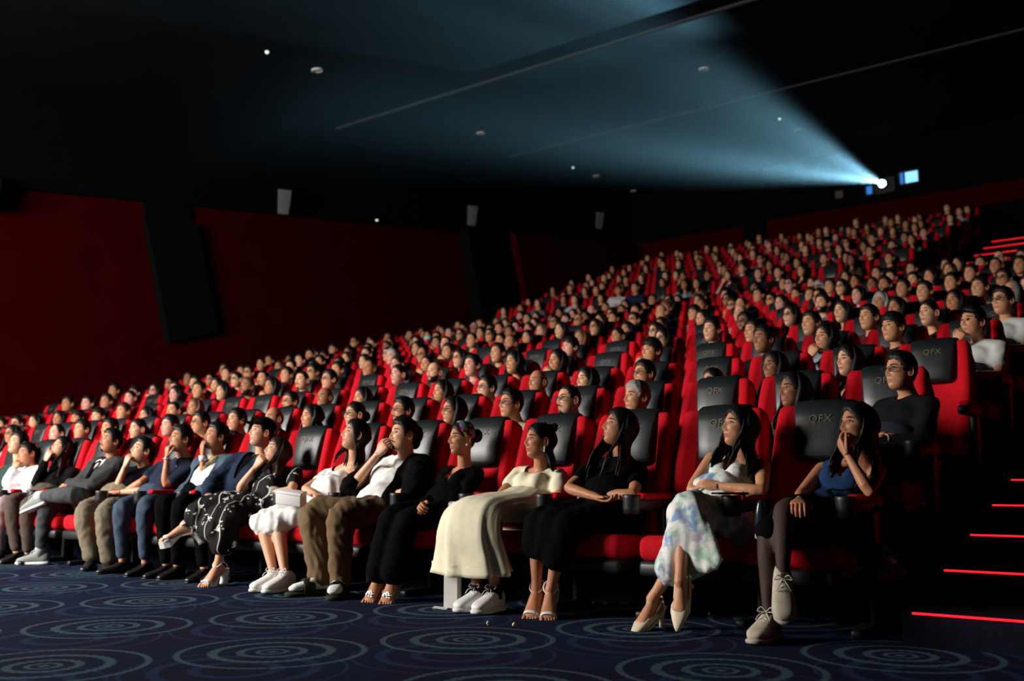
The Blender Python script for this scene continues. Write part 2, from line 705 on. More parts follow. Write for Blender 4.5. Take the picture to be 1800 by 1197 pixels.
def locks(P, az0=62, az1=298, length=.30, n=26, r=.015, seed=1, part=.012, wave=0, fwd=None, out=.0, nseg=7, side=6, R=None, fr=.0):
    """long hair as overlapping clumps, crown -> ear level -> down over neck and shoulders (head coordinates).
    fwd: azimuth limit under which the clumps fall in front of the shoulder"""
    P = {**HP0, **P}
    rs = np.random.RandomState(seed)
    g = G()
    for k in range(n):
        az = math.radians(az0 + (az1 - az0) * (k + .5) / n + rs.uniform(-3, 3))
        sx = math.sin(az)
        cy = -math.cos(az)
        L = length * rs.uniform(.86, 1.08)
        pts = []
        crown = np.array([part + sx * .012, .012 + cy * .02, .127])
        p1 = head_base(np.array(az), np.array(.75), P) * 1.10
        p2 = head_base(np.array(az), np.array(.10), P) * 1.13
        p2 = np.array([p2[0], p2[1] + .004, p2[2]])
        pts += [crown, p1, p2]
        hx, hy = p2[0], p2[1]
        m = 5
        for q in range(1, m + 1):
            f = q / m
            zz = p2[2] - L * f
            sh = max(0., min(1., (-zz - .10) / .10))
            if cy < fr:      # side and front locks drop in front of the shoulder
                x = hx * (1 - .18 * math.sin(f * PI) * (1 - sh)) + out * f * sx
                y = hy - .035 * sh - .03 * f
            else:
                x = hx * (1 - .25 * math.sin(min(f * 1.6, 1) * PI) + .35 * sh * abs(sx))
                y = hy * (1 - .28 * math.sin(min(f * 1.5, 1) * PI)) + .012 * sh
            x += rs.uniform(-.004, .004) + wave * .010 * math.sin(f * 9 + k)
            y += wave * .010 * math.cos(f * 8 + k * 2)
            pts.append(np.array([x, y, zz]))
        rr = [.010, r * .85, r] + [r * v for v in (1, 1.02, .95, .8, .35)]
        g.join(tube(pts, rr, side, 2, cap='flat'))
    return g


def long_hair(P, length=.30, wave=0, seed=1, lo=False, part=.0, az0=84, az1=292, front=2, vol=1.):
    """a sheet of long hair: soft volume behind the ears with fine strands lying on it, a few locks in front"""
    base = locks(P, az0, az1, length, 16, .024 * vol, seed, part, wave * .6)
    if lo:
        base.join(locks(P, az0 - 8, az1 + 8, length, 20, .010, seed + 5, part, wave, nseg=5, side=5))
        return base
    b = remesh(base, .011, 10)
    g = G().join(b)
    g.join(locks(P, az0 - 4, az1 + 4, length * 1.02, 64, .0068, seed + 1, part, wave, side=5))
    g.join(locks(P, az0 - 6, az1 + 6, length * .97, 54, .0060, seed + 2, part, wave * 1.2, side=5))
    if front:
        g.join(locks(P, az0 - 16, az0, length * .85, front + 2, .0085, seed + 3, part, wave, side=5))
        g.join(locks(P, az1, az1 + 16, length * .85, front + 2, .0085, seed + 4, part, wave, side=5))
    return g


def hand_geo(side=1, curl=.35, scale=1., spread=1., thumb=.5, n=8):
    """local: wrist at 0, fingers along +X, palm faces -Z, thumb on +Y*side... side=1: thumb towards +Y"""
    g = G()
    pr = []
    for x, w, h, z in ((-.012, .024, .019, 0), (.0, .026, .018, 0), (.025, .034, .0165, .001), (.05, .039, .015, .002), (.075, .040, .0125, .002), (.086, .036, .009, .001)):
        th = np.arange(14) * 2 * PI / 14
        c, s = np.cos(th), np.sin(th)
        pr.append(np.stack([np.full(14, x), np.sign(c) * np.abs(c) ** .75 * w, z + np.sign(s) * np.abs(s) ** .8 * h], 1))
    g.join(loft(pr))
    g.join(ell((.028, .020 * side, -.008), (.030, .014, .013), None, 10, 7))
    g.join(ell((.040, -.022 * side, -.007), (.032, .012, .011), None, 10, 7))
    for k, (yy, L, r) in enumerate(((.029, .070, .0088), (.010, .078, .0090), (-.009, .073, .0086), (-.027, .058, .0076))):
        base = np.array([.078, yy * side, .002 - abs(yy) * .05])
        sp = (yy * 2.4 * spread) * side
        c_ = curl * (1 + .10 * k)
        d = 0
        p = base.copy()
        pts = [base - np.array([.014, 0, 0]), base]
        for q, (fl, ln) in enumerate(((.55, .46), (.95, .30), (.65, .24))):
            d += fl * c_ * 1.7
            v = np.array([math.cos(d), math.sin(sp) * math.cos(d), -math.sin(d)])
            p = p + nrm(v) * L * ln
            pts.append(p.copy())
        g.join(tube(pts, [r, r * 1.05, r * 1.0, r * .93, r * .80], n, 2))
    t0 = np.array([.012, .020 * side, -.004])
    a = .55 + .3 * spread
    pts = [t0, t0 + np.array([.022, .020 * side, -.006])]
    p = pts[-1]
    for q, (ln, da) in enumerate(((.030, -.20 - .25 * thumb), (.026, -.30 - .4 * thumb))):
        a += da
        p = p + nrm([math.cos(a), math.sin(a) * side, -.35 * (curl + .2) - .2 * q * curl]) * ln
        pts.append(p.copy())
    g.join(tube(pts, [.012, .0115, .0100, .0085], n, 2))
    if scale != 1:
        g.V = [g.verts() * scale]
    return g


def place_hand(w, h, palm, side, curl=.35, scale=1., spread=1., thumb=.5, n=8):
    """w wrist, h a point along the fingers, palm = direction the palm faces; side 'l' or 'r' hand"""
    X = nrm(np.array(h) - np.array(w))
    Z = -np.asarray(palm, float)
    Z = nrm(Z - X * (Z @ X))
    Y = np.cross(Z, X)
    # palm down, fingers forward (X), Z up: Y is the person's left.  Left hand's thumb is towards the right (-Y)
    sg = -1 if side == 'l' else 1
    g = hand_geo(sg, curl, scale, spread, thumb, n)
    return g.xf(np.stack([X, Y, Z], 1), w)


def foot_geo(ankle, toe, toes=True, heel=0., only_toes=False):
    """bare foot: heel, arch, ball and five toes; ankle joint above the heel; toe = tip of the big toe area"""
    a, t = np.asarray(ankle, float), np.asarray(toe, float)
    X = t - a
    L = .165
    X = nrm(X)
    side = nrm(np.cross([0, 0, 1.], X))
    U = np.cross(X, side)
    g = G()
    pts, rr = [], []
    base = a - U * .0
    for f, dz, w, h in ((-.035, -.055, .022, .018), (-.02, -.045, .030, .032), (.02, -.032, .033, .040), (.07, -.020 - .02, .036, .028), (.115, -.048, .041, .018), (.145, -.052, .038, .012)):
        pts.append(base + X * f + U * dz)
        rr.append((w, h))
    g.join(tube(pts, rr, 12, 2, up=side))
    if only_toes:
        g = G()
    e = base + X * .140 + U * -.054
    if not toes and heel:
        g = G().join(tube(pts[:5], [(w * .86, h * .86) for w, h in rr[:5]], 12, 2, up=side))
    if toes:
        for k, (o, l, r) in enumerate(((-.026, .030, .0115), (-.006, .026, .0085), (.009, .022, .008), (.022, .017, .0075), (.034, .012, .007))):
            s = e + side * o
            g.join(tube([s - X * .015, s + X * l * .5 + U * .003, s + X * l - U * .002], [r, r * 1.02, r * .85], 7, 2))
    return g


def frame_foot(a, t):
    X = nrm(np.asarray(t, float) - np.asarray(a, float))
    side = nrm(np.cross([0, 0, 1.], X))
    return X, side, np.cross(X, side)


def shoe_loft(a, X, side, U, prof, n=16, flat=True):
    rings = []
    th = np.arange(n) * 2 * PI / n
    for f, zb, w, h in prof:      # along, bottom height, half width, height
        c, s = np.cos(th), np.sin(th)
        y = np.sign(c) * np.abs(c) ** .7 * w
        z = zb + h * .5 + np.where(s < 0, np.sign(s) * np.abs(s) ** .45, np.sign(s) * np.abs(s) ** .9) * h * .5
        rings.append(a + X * f + np.outer(y, side) + np.outer(z, U))
    return loft(rings)
# ------------------------------------------------------------------ people
def A(v):
    return np.asarray(v, float)


def lerp(a, b, t):
    return A(a) * (1 - t) + A(b) * t


def torso_parts(J, inf=0., w=1., d=1., bust=0, sh=1.):
    """tapered trunk from seat to the base of the neck"""
    rs, ls, pel, nk = A(J['rs']), A(J['ls']), A(J['pel']), A(J['neck'])
    mid = (rs + ls) / 2
    ax = nrm(ls - rs)
    g = G()
    P = [pel + A([0, .0, -.03]), pel + A([0, .01, .04]), lerp(pel, mid, .38), lerp(pel, mid, .66), lerp(pel, mid, .88), lerp(mid, nk, .35)]
    R = [(.165 * w, .115 * d), (.158 * w, .112 * d), (.132 * w, .098 * d), (.148 * w, .105 * d), (.150 * w * sh, .088 * d), (.075, .055)]
    kk = J.get('_k', 1)
    R = [(a * (kk if q > 1 else (1 + kk) / 2) + inf, b * (kk if q > 1 else 1) + inf) for q, (a, b) in enumerate(R)]
    g.join(tube(P, R, 20, 3, up=ax))
    # shoulders
    g.join(tube([rs + ax * .015, mid + A([0, 0, .012]), ls - ax * .015], [.048 * w * kk + inf, .056 * kk + inf, .048 * w * kk + inf], 12, 3))
    if bust:
        f = nrm(np.cross(ax, nrm(mid - pel)))
        if f[1] > 0:
            f = -f
        c = lerp(pel, mid, .72)
        for s in (-1, 1):
            g.join(ell(c + ax * s * .054 * kk + f * .066 * kk, (.054 * kk + inf, .054 * kk + inf, .054 * kk + inf), None, 12, 8))
    return g


def arm_parts(J, s, inf=0., t0=0., t1=2., k=1., end=None):
    """t: 0 shoulder, 1 elbow, 2 wrist; returns sleeve or arm between t0 and t1"""
    a, e, w = A(J[s + 's']), A(J[s + 'e']), A(J[s + 'w'])
    k = k * J.get('_k', 1)
    ts = [0, .25, .6, .92, 1.0, 1.08, 1.3, 1.65, 2.0]
    rr = [.050, .048, .042, .037, .036, .037, .037, .030, .0235]
    P, R = [], []
    N = 13
    for i in range(N):
        t = t0 + (t1 - t0) * i / (N - 1)
        if t < .94:
            p = lerp(a, e, t)
        elif t > 1.06:
            p = lerp(e, w, t - 1)
        else:
            p = lerp(lerp(a, e, .94), lerp(e, w, .06), (t - .94) / .12) * .6 + e * .4
        P.append(p)
        R.append(np.interp(t, ts, rr) * k + inf)
    if end:
        R[-1] = end
        R[-2] = (R[-2] + end) / 2
    return tube(P, R, 12, 1, cap='round')


def leg_parts(J, s, inf=0., t0=0., t1=2., k=1., flare=0.):
    a, e, w = A(J[s + 'hip']), A(J[s + 'k']), A(J[s + 'a'])
    k = k * (.4 + .6 * J.get('_k', 1))
    ts = [0, .3, .7, .93, 1.0, 1.08, 1.3, 1.6, 1.88, 2.0]
    rr = [.088, .080, .064, .054, .053, .052, .052, .040, .030, .033]
    P, R = [], []
    N = 18
    for i in range(N):
        t = t0 + (t1 - t0) * i / (N - 1)
        if t < .92:
            p = lerp(a, e, t)
        elif t > 1.08:
            p = lerp(e, w, t - 1)
        else:
            p = lerp(lerp(a, e, .92), lerp(e, w, .08), (t - .92) / .16) * .55 + e * .45
        P.append(p)
        R.append(np.interp(t, ts, rr) * k + inf + flare * max(0, t - 1))
    return tube(P, R, 14, 1, cap='round')


def neck_parts(J, r=.050, inf=0):
    h, n = A(J['head']), A(J['neck'])
    Rh = J['_R']
    r = r * J.get('_k', 1)
    top = h + Rh @ A([0, .022, -.055])
    return tube([top, lerp(top, n, .55), n + A([0, .01, -.02]), n + A([0, .01, -.06])], [r, r * .97, r * 1.18, r * 1.5], 14, 3)


def chest_frame(J):
    rs, ls, pel = A(J['rs']), A(J['ls']), A(J['pel'])
    mid = (rs + ls) / 2
    X = nrm(ls - rs)
    U = nrm(mid - pel)
    U = nrm(U - X * (U @ X))
    F = np.cross(X, U)
    if F[1] > 0:
        F = -F
    O = A(J['neck']) + A([0, 0, -.0])
    return O, X, F, U


def neckcut(J, kind):
    ow = J.get('_open', (.005, .085))
    O, X, F, U = chest_frame(J)
    base = lerp(J['rs'], J['ls'], .5)

    def fn(c):
        q = c - base
        x, f, u = q @ X, q @ F, q @ U
        if kind == 'crew':
            return (x ** 2 / .056 ** 2 + (f - .01) ** 2 / .070 ** 2 < 1) & (u > .010)
        if kind == 'v':
            return ((x ** 2 / .052 ** 2 + (f - .01) ** 2 / .066 ** 2 < 1) & (u > .015)) | ((f > .0) & (np.abs(x) < .062 * np.clip((u + .13) / .16, 0, 1)) & (u > -.13))
        if kind == 'sleeveless':
            half = np.linalg.norm(A(J['ls']) - A(J['rs'])) / 2
            return ((x ** 2 / .055 ** 2 + (f - .01) ** 2 / .075 ** 2 < 1) & (u > .015)) | ((f > .0) & (np.abs(x) < .045 * np.clip((u + .12) / .14, 0, 1)) & (u > -.12)) | ((np.abs(x) > half - .012) & (u > -.10))
        if kind == 'scoop':
            return ((np.abs(x) < .068) & (f > -.01) & (u > -.045 + .5 * np.abs(x))) | ((x ** 2 / .08 ** 2 + (f) ** 2 / .08 ** 2 < 1) & (u > .012))
        if kind == 'open':
            return ((x ** 2 / .075 ** 2 + (f - .01) ** 2 / .085 ** 2 < 1) & (u > .0)) | ((f > .03) & (np.abs(x - ow[0]) < ow[1]))
        if kind == 'lapel':
            return ((x ** 2 / .070 ** 2 + (f - .01) ** 2 / .080 ** 2 < 1) & (u > .0)) | ((f > .02) & (np.abs(x) < .060 * np.clip((u + .20) / .20, 0, 1)) & (u > -.20))
        return np.zeros(len(c), bool)
    return fn


def head_R(J, target, dyaw=0, dpitch=0, roll=0, world=(0, 0, 0)):
    p = A(J['head']) + A(world)
    d = A(target) - p
    yaw = math.atan2(d[0], -d[1]) + math.radians(dyaw)
    pitch = math.atan2(d[2], math.hypot(d[0], d[1])) + math.radians(dpitch)
    return rotm(yaw, pitch, math.radians(roll)), yaw, pitch


def hand_to_face(J, s, at=(0, -.100, -.088), back=.078):
    """bring the hand of arm s up to the chin or mouth; returns the way the palm faces"""
    T = J['head'] + J['_R'] @ A(at)
    d = nrm(T - J[s + 'e'])
    J[s + 'w'] = T - d * back
    J[s + 'h'] = T
    return tuple(nrm(J['head'] - T))


def skin_body(J, P, hands, legs=True, vox=.0095, res=(64, 52), bust=0, w=1., hand_scale=1., feet=None, neck=.050, armk=1., legk=1., hn=8, toes=True):
    """ONE mesh: trunk, neck, arms, legs grown into one surface, plus head, hands, feet"""
    g = torso_parts(J, -.006, w, 1., bust)
    g.join(neck_parts(J, neck))
    for s in 'rl':
        g.join(arm_parts(J, s, 0, k=armk))
        if legs:
            g.join(leg_parts(J, s, 0, k=legk))
    if feet:
        for s in feet:
            g.join(foot_geo(J[s + 'a'], J[s + 't'], False, 0 if toes else 1))
    core = remesh(g, vox, 4)
    out = G().join(core)
    out.join(head_geo(P, *res), J['_R'], J['head'])
    for s in 'rl':
        hd = hands[s]
        out.join(place_hand(J[s + 'w'], J[s + 'h'], hd[0], s, hd[1], hand_scale, hd[2] if len(hd) > 2 else 1., n=hn))
    if feet and toes:
        for s in feet:
            out.join(foot_geo(J[s + 'a'], J[s + 't'], True, only_toes=True))
    return out


def top_geo(J, inf=.012, sleeve=.75, w=1., bust=0, neck='crew', vox=.011, fold=.0028, puff=0, seed=0, armk=1., end=None, d=1., hem=None, sh=1.):
    g = torso_parts(J, inf, w, d, bust, sh)
    if neck in ('crew', 'lapel', 'open', 'v', None):
        g.join(tube([A(J['neck']) + A([0, .01, -.05]), A(J['neck']) + A([0, .006, -.004])], [.08 * J.get('_k', 1) + inf, .056 * J.get('_k', 1) + inf], 14, 2, cap='flat'))
    for s in 'rl':
        if sleeve:
            g.join(arm_parts(J, s, inf + .002, 0, sleeve, armk, end))
        if puff:
            g.join(ell(lerp(J[s + 's'], J[s + 'e'], .22), (puff, puff, puff * .95), None, 12, 8))
    r = remesh(g, vox, 4)
    folds(r, fold, .13, seed)
    if neck:
        r = cut(r, neckcut(J, neck))
    if hem is not None:
        r = cut(r, hem)
    return r


def pants_geo(J, inf=.014, vox=.012, fold=.0038, end=1.93, seed=0, k=1., flare=.0, w=1.):
    g = G()
    pel = A(J['pel'])
    ax = nrm(A(J['ls']) - A(J['rs']))
    g.join(tube([pel + A([0, .02, -.02]), pel + A([0, .015, .05])], [(.165 * w + inf, .115 + inf)] * 2, 16, 2, up=ax))
    for s in 'rl':
        g.join(leg_parts(J, s, inf, 0, end, k, flare))
    r = remesh(g, vox, 3)
    folds(r, fold * .8, .14, seed)
    return r


def skirt_geo(J, tr, tl, inf=.02, flare=.06, vox=.012, fold=.004, seed=0, extra=None, bridge=True, top=.12):
    g = G()
    pel = A(J['pel'])
    ax = nrm(A(J['ls']) - A(J['rs']))
    g.join(tube([pel + A([0, .02, -.03]), pel + A([0, .015, top * .5]), pel + A([0, .01, top])], [(.165 + inf, .12 + inf), (.16 + inf, .115 + inf), (.135 + inf * .6, .10 + inf * .6)], 16, 2, up=ax))
    for s, t in (('r', tr), ('l', tl)):
        g.join(leg_parts(J, s, inf, 0, t, 1., flare))
    if bridge:
        pr = lambda s, t: lerp(J[s + 'hip'], J[s + 'k'], t) if t < 1 else lerp(J[s + 'k'], J[s + 'a'], t - 1)
        P, R = [], []
        tm = min(tr, tl)
        for t in np.linspace(.1, tm, 8):
            a, b = pr('r', t), pr('l', t)
            P.append((a + b) / 2)
            R.append((np.linalg.norm(a - b) / 2 + .03, .058 + inf * .5 + flare * max(0, t - 1)))
        g.join(tube(P, R, 14, 2, up=ax))
    if extra:
        for e in extra:
            g.join(e)
    r = remesh(g, vox, 4)
    folds(r, fold, .12, seed, axis=(0, .2, 1))
    return r


def sneaker(root, J, s, m_up, m_sole, m_lace, name='sneaker', k=1., pitch=None):
    X, side, U = frame_foot(J[s + 'a'], J[s + 't'])
    a = A(J[s + 'a'])
    if a[2] < .12:          # planted: level the sole
        X = nrm([X[0], X[1], 0])
        side = nrm(np.cross([0, 0, 1.], X))
        U = A([0, 0, 1.])
        b = A([a[0], a[1], 0.012])
    else:
        b = a - U * .078
    k *= .95
    up = shoe_loft(b, X * k, side, U, [(-.072, .03, .020, .045), (-.062, .01, .032, .085), (-.03, .008, .037, .098), (.0, .008, .038, .100), (.03, .008, .040, .088), (.07, .008, .043, .070), (.11, .008, .046, .056), (.15, .008, .044, .044), (.175, .010, .034, .034), (.19, .014, .016, .018)])
    o = put(name, up, m_up, root)
    sl_ = shoe_loft(b, X * k, side, U, [(-.080, -.004, .022, .020), (-.070, -.012, .037, .032), (-.02, -.012, .041, .030), (.06, -.012, .047, .028), (.12, -.012, .050, .027), (.17, -.010, .043, .026), (.192, -.006, .024, .022), (.2, -.002, .010, .012)])
    put('sole', sl_, m_sole, o)
    g = G()
    for i, f in enumerate((.035, .055, .075, .095)):
        h = .090 - i * .010
        for q in (-1, 1):
            g.join(tube([b + X * (f - .01 * q) * k + side * -.024 + U * (h - .008), b + X * f * k + U * (h + .006), b + X * (f + .01 * q) * k + side * .024 + U * (h - .008)], .0026, 5, 3))
    for q in (-1, 1):
        c = b + X * .03 * k + U * .108
        g.join(tube([c, c + side * q * .022 + U * .018, c + side * q * .034 + U * .002 + X * .01, c + side * q * .008 - U * .002], .0024, 5, 4))
        g.join(tube([c, c + side * q * .018 - U * .01 + X * .03, c + side * q * .030 - U * .03 + X * .04], .0022, 5, 3))
    put('lace', g, m_lace, o)
    return o


def dress_shoe(root, J, s, m_up, name='shoe'):
    a = A(J[s + 'a'])
    X, side, U = frame_foot(J[s + 'a'], J[s + 't'])
    if a[2] < .12:
        X = nrm([X[0], X[1], 0])
        side = nrm(np.cross([0, 0, 1.], X))
        U = A([0, 0, 1.])
        b = A([a[0], a[1], 0.0])
    else:
        b = a - U * .075
    up = shoe_loft(b, X, side, U, [(-.068, .02, .020, .045), (-.058, .006, .031, .078), (-.02, .006, .035, .085), (.02, .006, .037, .078), (.06, .006, .041, .058), (.11, .006, .043, .044), (.16, .006, .036, .034), (.195, .008, .018, .020)])
    o = put(name, up, m_up, root)
    put('sole', shoe_loft(b, X, side, U, [(-.072, 0, .024, .018), (-.02, 0, .036, .018), (.02, .006, .036, .008), (.08, 0, .043, .009), (.15, 0, .041, .009), (.2, .002, .018, .008)]), M_BLACKPL, o)
    return o


def glasses_geo(P=HP0, clear=False):
    P = {**HP0, **P}
    g = G()
    y = -.098
    for s in (-1, 1):
        c = A([s * .033, y, .006])
        loop = [c + A([.024 * math.cos(t) * (1), .10 * abs(.024 * math.cos(t) + .0 * s) * (1 if s * math.cos(t) > 0 else 0), .0185 * math.sin(t) * (1 if math.sin(t) > 0 else 1.05)]) for t in np.linspace(0, 2 * PI, 15)[:-1]]
        loop.append(loop[0])
        g.join(tube(loop, .0019, 5, 1, cap=None))
        g.join(tube([c + A([s * .024, .003, .006]), A([s * (P['w'] - .004), -.06, .010]), A([s * (P['w'] + .004), .0, .010]), A([s * (P['w'] + .003), .022, -.008])], .0012, 5, 2))
    g.join(tube([A([-.009, y, .008]), A([0, y - .003, .011]), A([.009, y, .008])], .0013, 5, 2))
    return g


def lens_geo():
    g = G()
    for s in (-1, 1):
        g.join(ell((s * .033, -.098, .006), (.0225, .0012, .0175), None, 14, 6))
    return g


def beard_geo(P, na=40, nr=16, full=True, must=True):
    P = {**HP0, **P}
    g = G()
    a = np.linspace(-1.45, 1.45, na) if full else np.linspace(-.42, .42, na)
    ph = np.linspace(-1.30, -.30, nr)
    Am, Q = np.meshgrid(a, ph)
    V = face_shape(head_base(Am, Q, P), P)
    z = V[..., 2]
    deg = np.degrees(np.abs(Am))
    top = np.interp(deg, [0, 14, 22, 40, 70, 83], [-.081, -.080, -.050, -.048, -.030, -.005]) if full else np.interp(deg, [0, 14, 22], [-.081, -.082, -.09])
    m = np.clip((top - z) / .006, 0, 1)
    N = V / A([.074, .09, .115]) ** 2
    N /= np.linalg.norm(N, axis=-1)[..., None]
    rs = np.random.RandomState(3)
    V = V + N * ((m * (.0035 if full else .0012) * (1 + .2 * rs.randn(*z.shape)) - (1 - m) * .004)[..., None])
    F = []
    for i in range(nr - 1):
        for j in range(na - 1):
            F.append((i * na + j, i * na + j + 1, (i + 1) * na + j + 1, (i + 1) * na + j))
    g.add(V.reshape(-1, 3), F)
    if must:
        for s in (-1, 1):
            g.join(tube([A([s * .001, -.0985, -.0490]), A([s * .014, -.0935, -.0510]), A([s * .027, -.0790, -.0590])], [(.0042, .0028), (.0040, .0028), (.002, .0015)], 6, 2, up=(0, 0, 1)))
    return g


TARGET = A([-8.4, -4.0, 3.0])
# ------------------------------------------------------------------ the hall
M_BLACKWALL = mat('black_wall_paint', (.003, .003, .0035), .95, .01, noise=.2, nscale=3)
M_CEIL = mat('black_ceiling_paint', (.0045, .005, .0055), .95, .02, noise=.25, nscale=2)
M_REDWALL = mat('red_wall_fabric', (.034, .0008, .0015), .95, .0, noise=.25, nscale=2.5, bump=.2, bscale=300)
M_PANEL = mat('black_acoustic_panel', (.003, .003, .003), .95, .02, bump=.2, bscale=200)
M_STEP = mat('dark_step_carpet', (.008, .010, .018), .95, .05, noise=.4, nscale=30)


def carpet():
    m = bpy.data.materials.new('ring_patterned_carpet')
    m.use_nodes = True
    nt = m.node_tree
    b = nt.nodes['Principled BSDF']
    b.inputs['Roughness'].default_value = .95
    b.inputs['Specular IOR Level'].default_value = .05
    tc = nt.nodes.new('ShaderNodeTexCoord')
    sx = nt.nodes.new('ShaderNodeSeparateXYZ')
    nt.links.new(tc.outputs['Object'], sx.inputs[0])

    def M(op, a, b_=None, c=None):
        n = nt.nodes.new('ShaderNodeMath')
        n.operation = op
        for i, v in enumerate((a, b_, c)):
            if v is None:
                continue
            if isinstance(v, (int, float)):
                n.inputs[i].default_value = v
            else:
                nt.links.new(v, n.inputs[i])
        return n.outputs[0]
    bx, ay, ax = 1.28 * S, .775 * S, .455 * S
    x0, y0 = -3.07 * S, 3.69 * S

    def layer(ox, oy, rings):
        X = M('SUBTRACT', sx.outputs[0], x0 + ox)
        Y = M('SUBTRACT', sx.outputs[1], y0 + oy)
        fy = M('FLOOR', M('DIVIDE', Y, ay))
        best = None
        for j in (0, 1):
            jr = M('ADD', fy, j)
            dy = M('SUBTRACT', Y, M('MULTIPLY', jr, ay))
            dx = M('SUBTRACT', X, M('MULTIPLY', jr, ax))
            dx = M('SUBTRACT', M('FLOORED_MODULO', M('ADD', dx, bx / 2), bx), bx / 2)
            r = M('SQRT', M('ADD', M('MULTIPLY', dx, dx), M('MULTIPLY', dy, dy)))
            th = M('ARCTAN2', dy, dx)
            for rad, w, nd in rings:
                lump = M('ADD', M('MULTIPLY', M('ABSOLUTE', M('SINE', M('MULTIPLY', th, nd / 2))), .45), .62)
                e = M('SUBTRACT', M('MULTIPLY', lump, w * S), M('ABSOLUTE', M('SUBTRACT', r, rad * S)))
                k = M('MULTIPLY', e, 260)
                n = nt.nodes.new('ShaderNodeClamp')
                nt.links.new(k, n.inputs[0])
                best = n.outputs[0] if best is None else M('MAXIMUM', best, n.outputs[0])
        return best
    main = layer(0, 0, [(.010, .016, 4), (.062, .014, 12), (.135, .021, 22), (.250, .025, 36), (.395, .017, 60)])
    sec = layer(.22 * S, -.36 * S, [(.16, .028, 22), (.31, .028, 40), (.43, .010, 60)])
    nz = nt.nodes.new('ShaderNodeTexNoise')
    nz.inputs['Scale'].default_value = 2.2
    nt.links.new(tc.outputs['Object'], nz.inputs['Vector'])
    fine = nt.nodes.new('ShaderNodeTexNoise')
    fine.inputs['Scale'].default_value = 320
    nt.links.new(tc.outputs['Object'], fine.inputs['Vector'])

    def mix(f, a, c):
        n = nt.nodes.new('ShaderNodeMix')
        n.data_type = 'RGBA'
        nt.links.new(f, n.inputs[0])
        for i, v in ((6, a), (7, c)):
            if isinstance(v, tuple):
                n.inputs[i].default_value = v + (1,)
            else:
                nt.links.new(v, n.inputs[i])
        return n.outputs[2]
    r = nt.nodes.new('ShaderNodeMapRange')
    r.inputs['From Min'].default_value = .40
    r.inputs['From Max'].default_value = .62
    nt.links.new(nz.outputs[0], r.inputs['Value'])
    base = mix(r.outputs[0], (.006, .012, .034), (.011, .009, .027))
    c2 = mix(M('MULTIPLY', sec, .45), base, (.022, .050, .125))
    c3 = mix(M('MULTIPLY', main, .88), c2, (.052, .098, .112))
    vm = nt.nodes.new('ShaderNodeVectorMath')
    vm.operation = 'SCALE'
    nt.links.new(c3, vm.inputs[0])
    nt.links.new(M('MULTIPLY_ADD', fine.outputs[0], 1.1, .45), vm.inputs['Scale'])
    nt.links.new(vm.outputs[0], b.inputs['Base Color'])
    bp = nt.nodes.new('ShaderNodeBump')
    bp.inputs['Strength'].default_value = .4
    bp.inputs['Distance'].default_value = .003
    nt.links.new(fine.outputs[0], bp.inputs['Height'])
    nt.links.new(bp.outputs[0], b.inputs['Normal'])
    return m


def boxg(x0, x1, y0, y1, z0, z1, r=0):
    return rbox((x1 - x0, y1 - y0, z1 - z0), r, ((x0 + x1) / 2, (y0 + y1) / 2, (z0 + z1) / 2))


def boxU(x0, x1, y0, y1, z0, z1):
    return boxg(x0 * S, x1 * S, y0 * S, y1 * S, z0 * S, z1 * S)


def struct(name, g, m, parent=None, smooth=False):
    o = put(name, g, m, parent, smooth)
    if parent is None:
        o['kind'] = 'structure'
    return o


XW = -17.2          # left wall, in measured units
XR = 5.5
YB = 29.3
struct('floor', boxU(XW - .2, XR, -7, 5.6, -.3, 0), carpet())
ROWZ = [.30 * m for m in range(12)]
ROWY = [5.29 + 1.15 * m for m in range(12)]
XA = -1.42          # aisle edge of the seating
for m in range(1, 12):
    y0 = ROWY[m] - 1.0
    struct('seating_step', boxU(XW, XA, y0, y0 + 1.15 if m < 11 else 19.6, 0, ROWZ[m]), M_STEP)
# aisle stairs with a red light line along every nosing
M_LED = mat('red_light_line', (.1, 0, 0), .5, emit=(1, .012, .025), estr=1.6)
for n in range(1, 24):
    y = 4.76 + .575 * (n - 1)
    z = .15 * n
    if n > 22:
        continue
    st = struct('stair_step', boxU(XA + .01, 1.6, y, y + .575 if n < 22 else 19.6, 0, z), M_STEP)
    lg = rbox((1.9 * S, .012, .009), .003, ((XA + .06 + .95) * S, y * S - .008, z * S - .006))
    put('light_line', lg, M_LED, st, False)
# cross aisle, parapet and the upper block
UPZ = [4.15 + .39 * m for m in range(8)]
UPY = [20.5 + 1.08 * m for m in range(8)]
for m in range(8):
    y0 = UPY[m] - .95
    struct('seating_step', boxU(XW, -5.65, y0, y0 + 1.08 if m < 7 else YB, 3.0, UPZ[m]), M_STEP)
for n in range(18):
    y = 19.6 + .54 * n
    z = 3.96 + .195 * n
    st = struct('stair_step', boxU(-5.64, -4.3, y, y + .54 if n < 17 else YB, 3.0, z), M_STEP)
    if n % 2 == 0 and n > 7:
        put('light_line', rbox((1.0 * S, .016, .014), .003, ((-5.0) * S, y * S - .008, z * S - .006)), M_LED, st, False)
struct('wall_front_of_upper_seats', boxU(XW, -5.65, 19.35, 19.5, 3.2, 4.75), M_BLACKWALL)


def wtop(y):
    return 5.85 + .14 * (y - 8.2)


def slab(pts, x0, x1, axis=0):
    """polygon pts in (Y, z) extruded between X = x0 and x1"""
    P = A(pts) * S
    n = len(P)
    V = [(x0 * S, p[0], p[1]) for p in P] + [(x1 * S, p[0], p[1]) for p in P]
    F = [tuple(range(n))[::-1], tuple(n + i for i in range(n))] + [(i, (i + 1) % n, n + (i + 1) % n, n + i) for i in range(n)]
    return G().add(V, F)


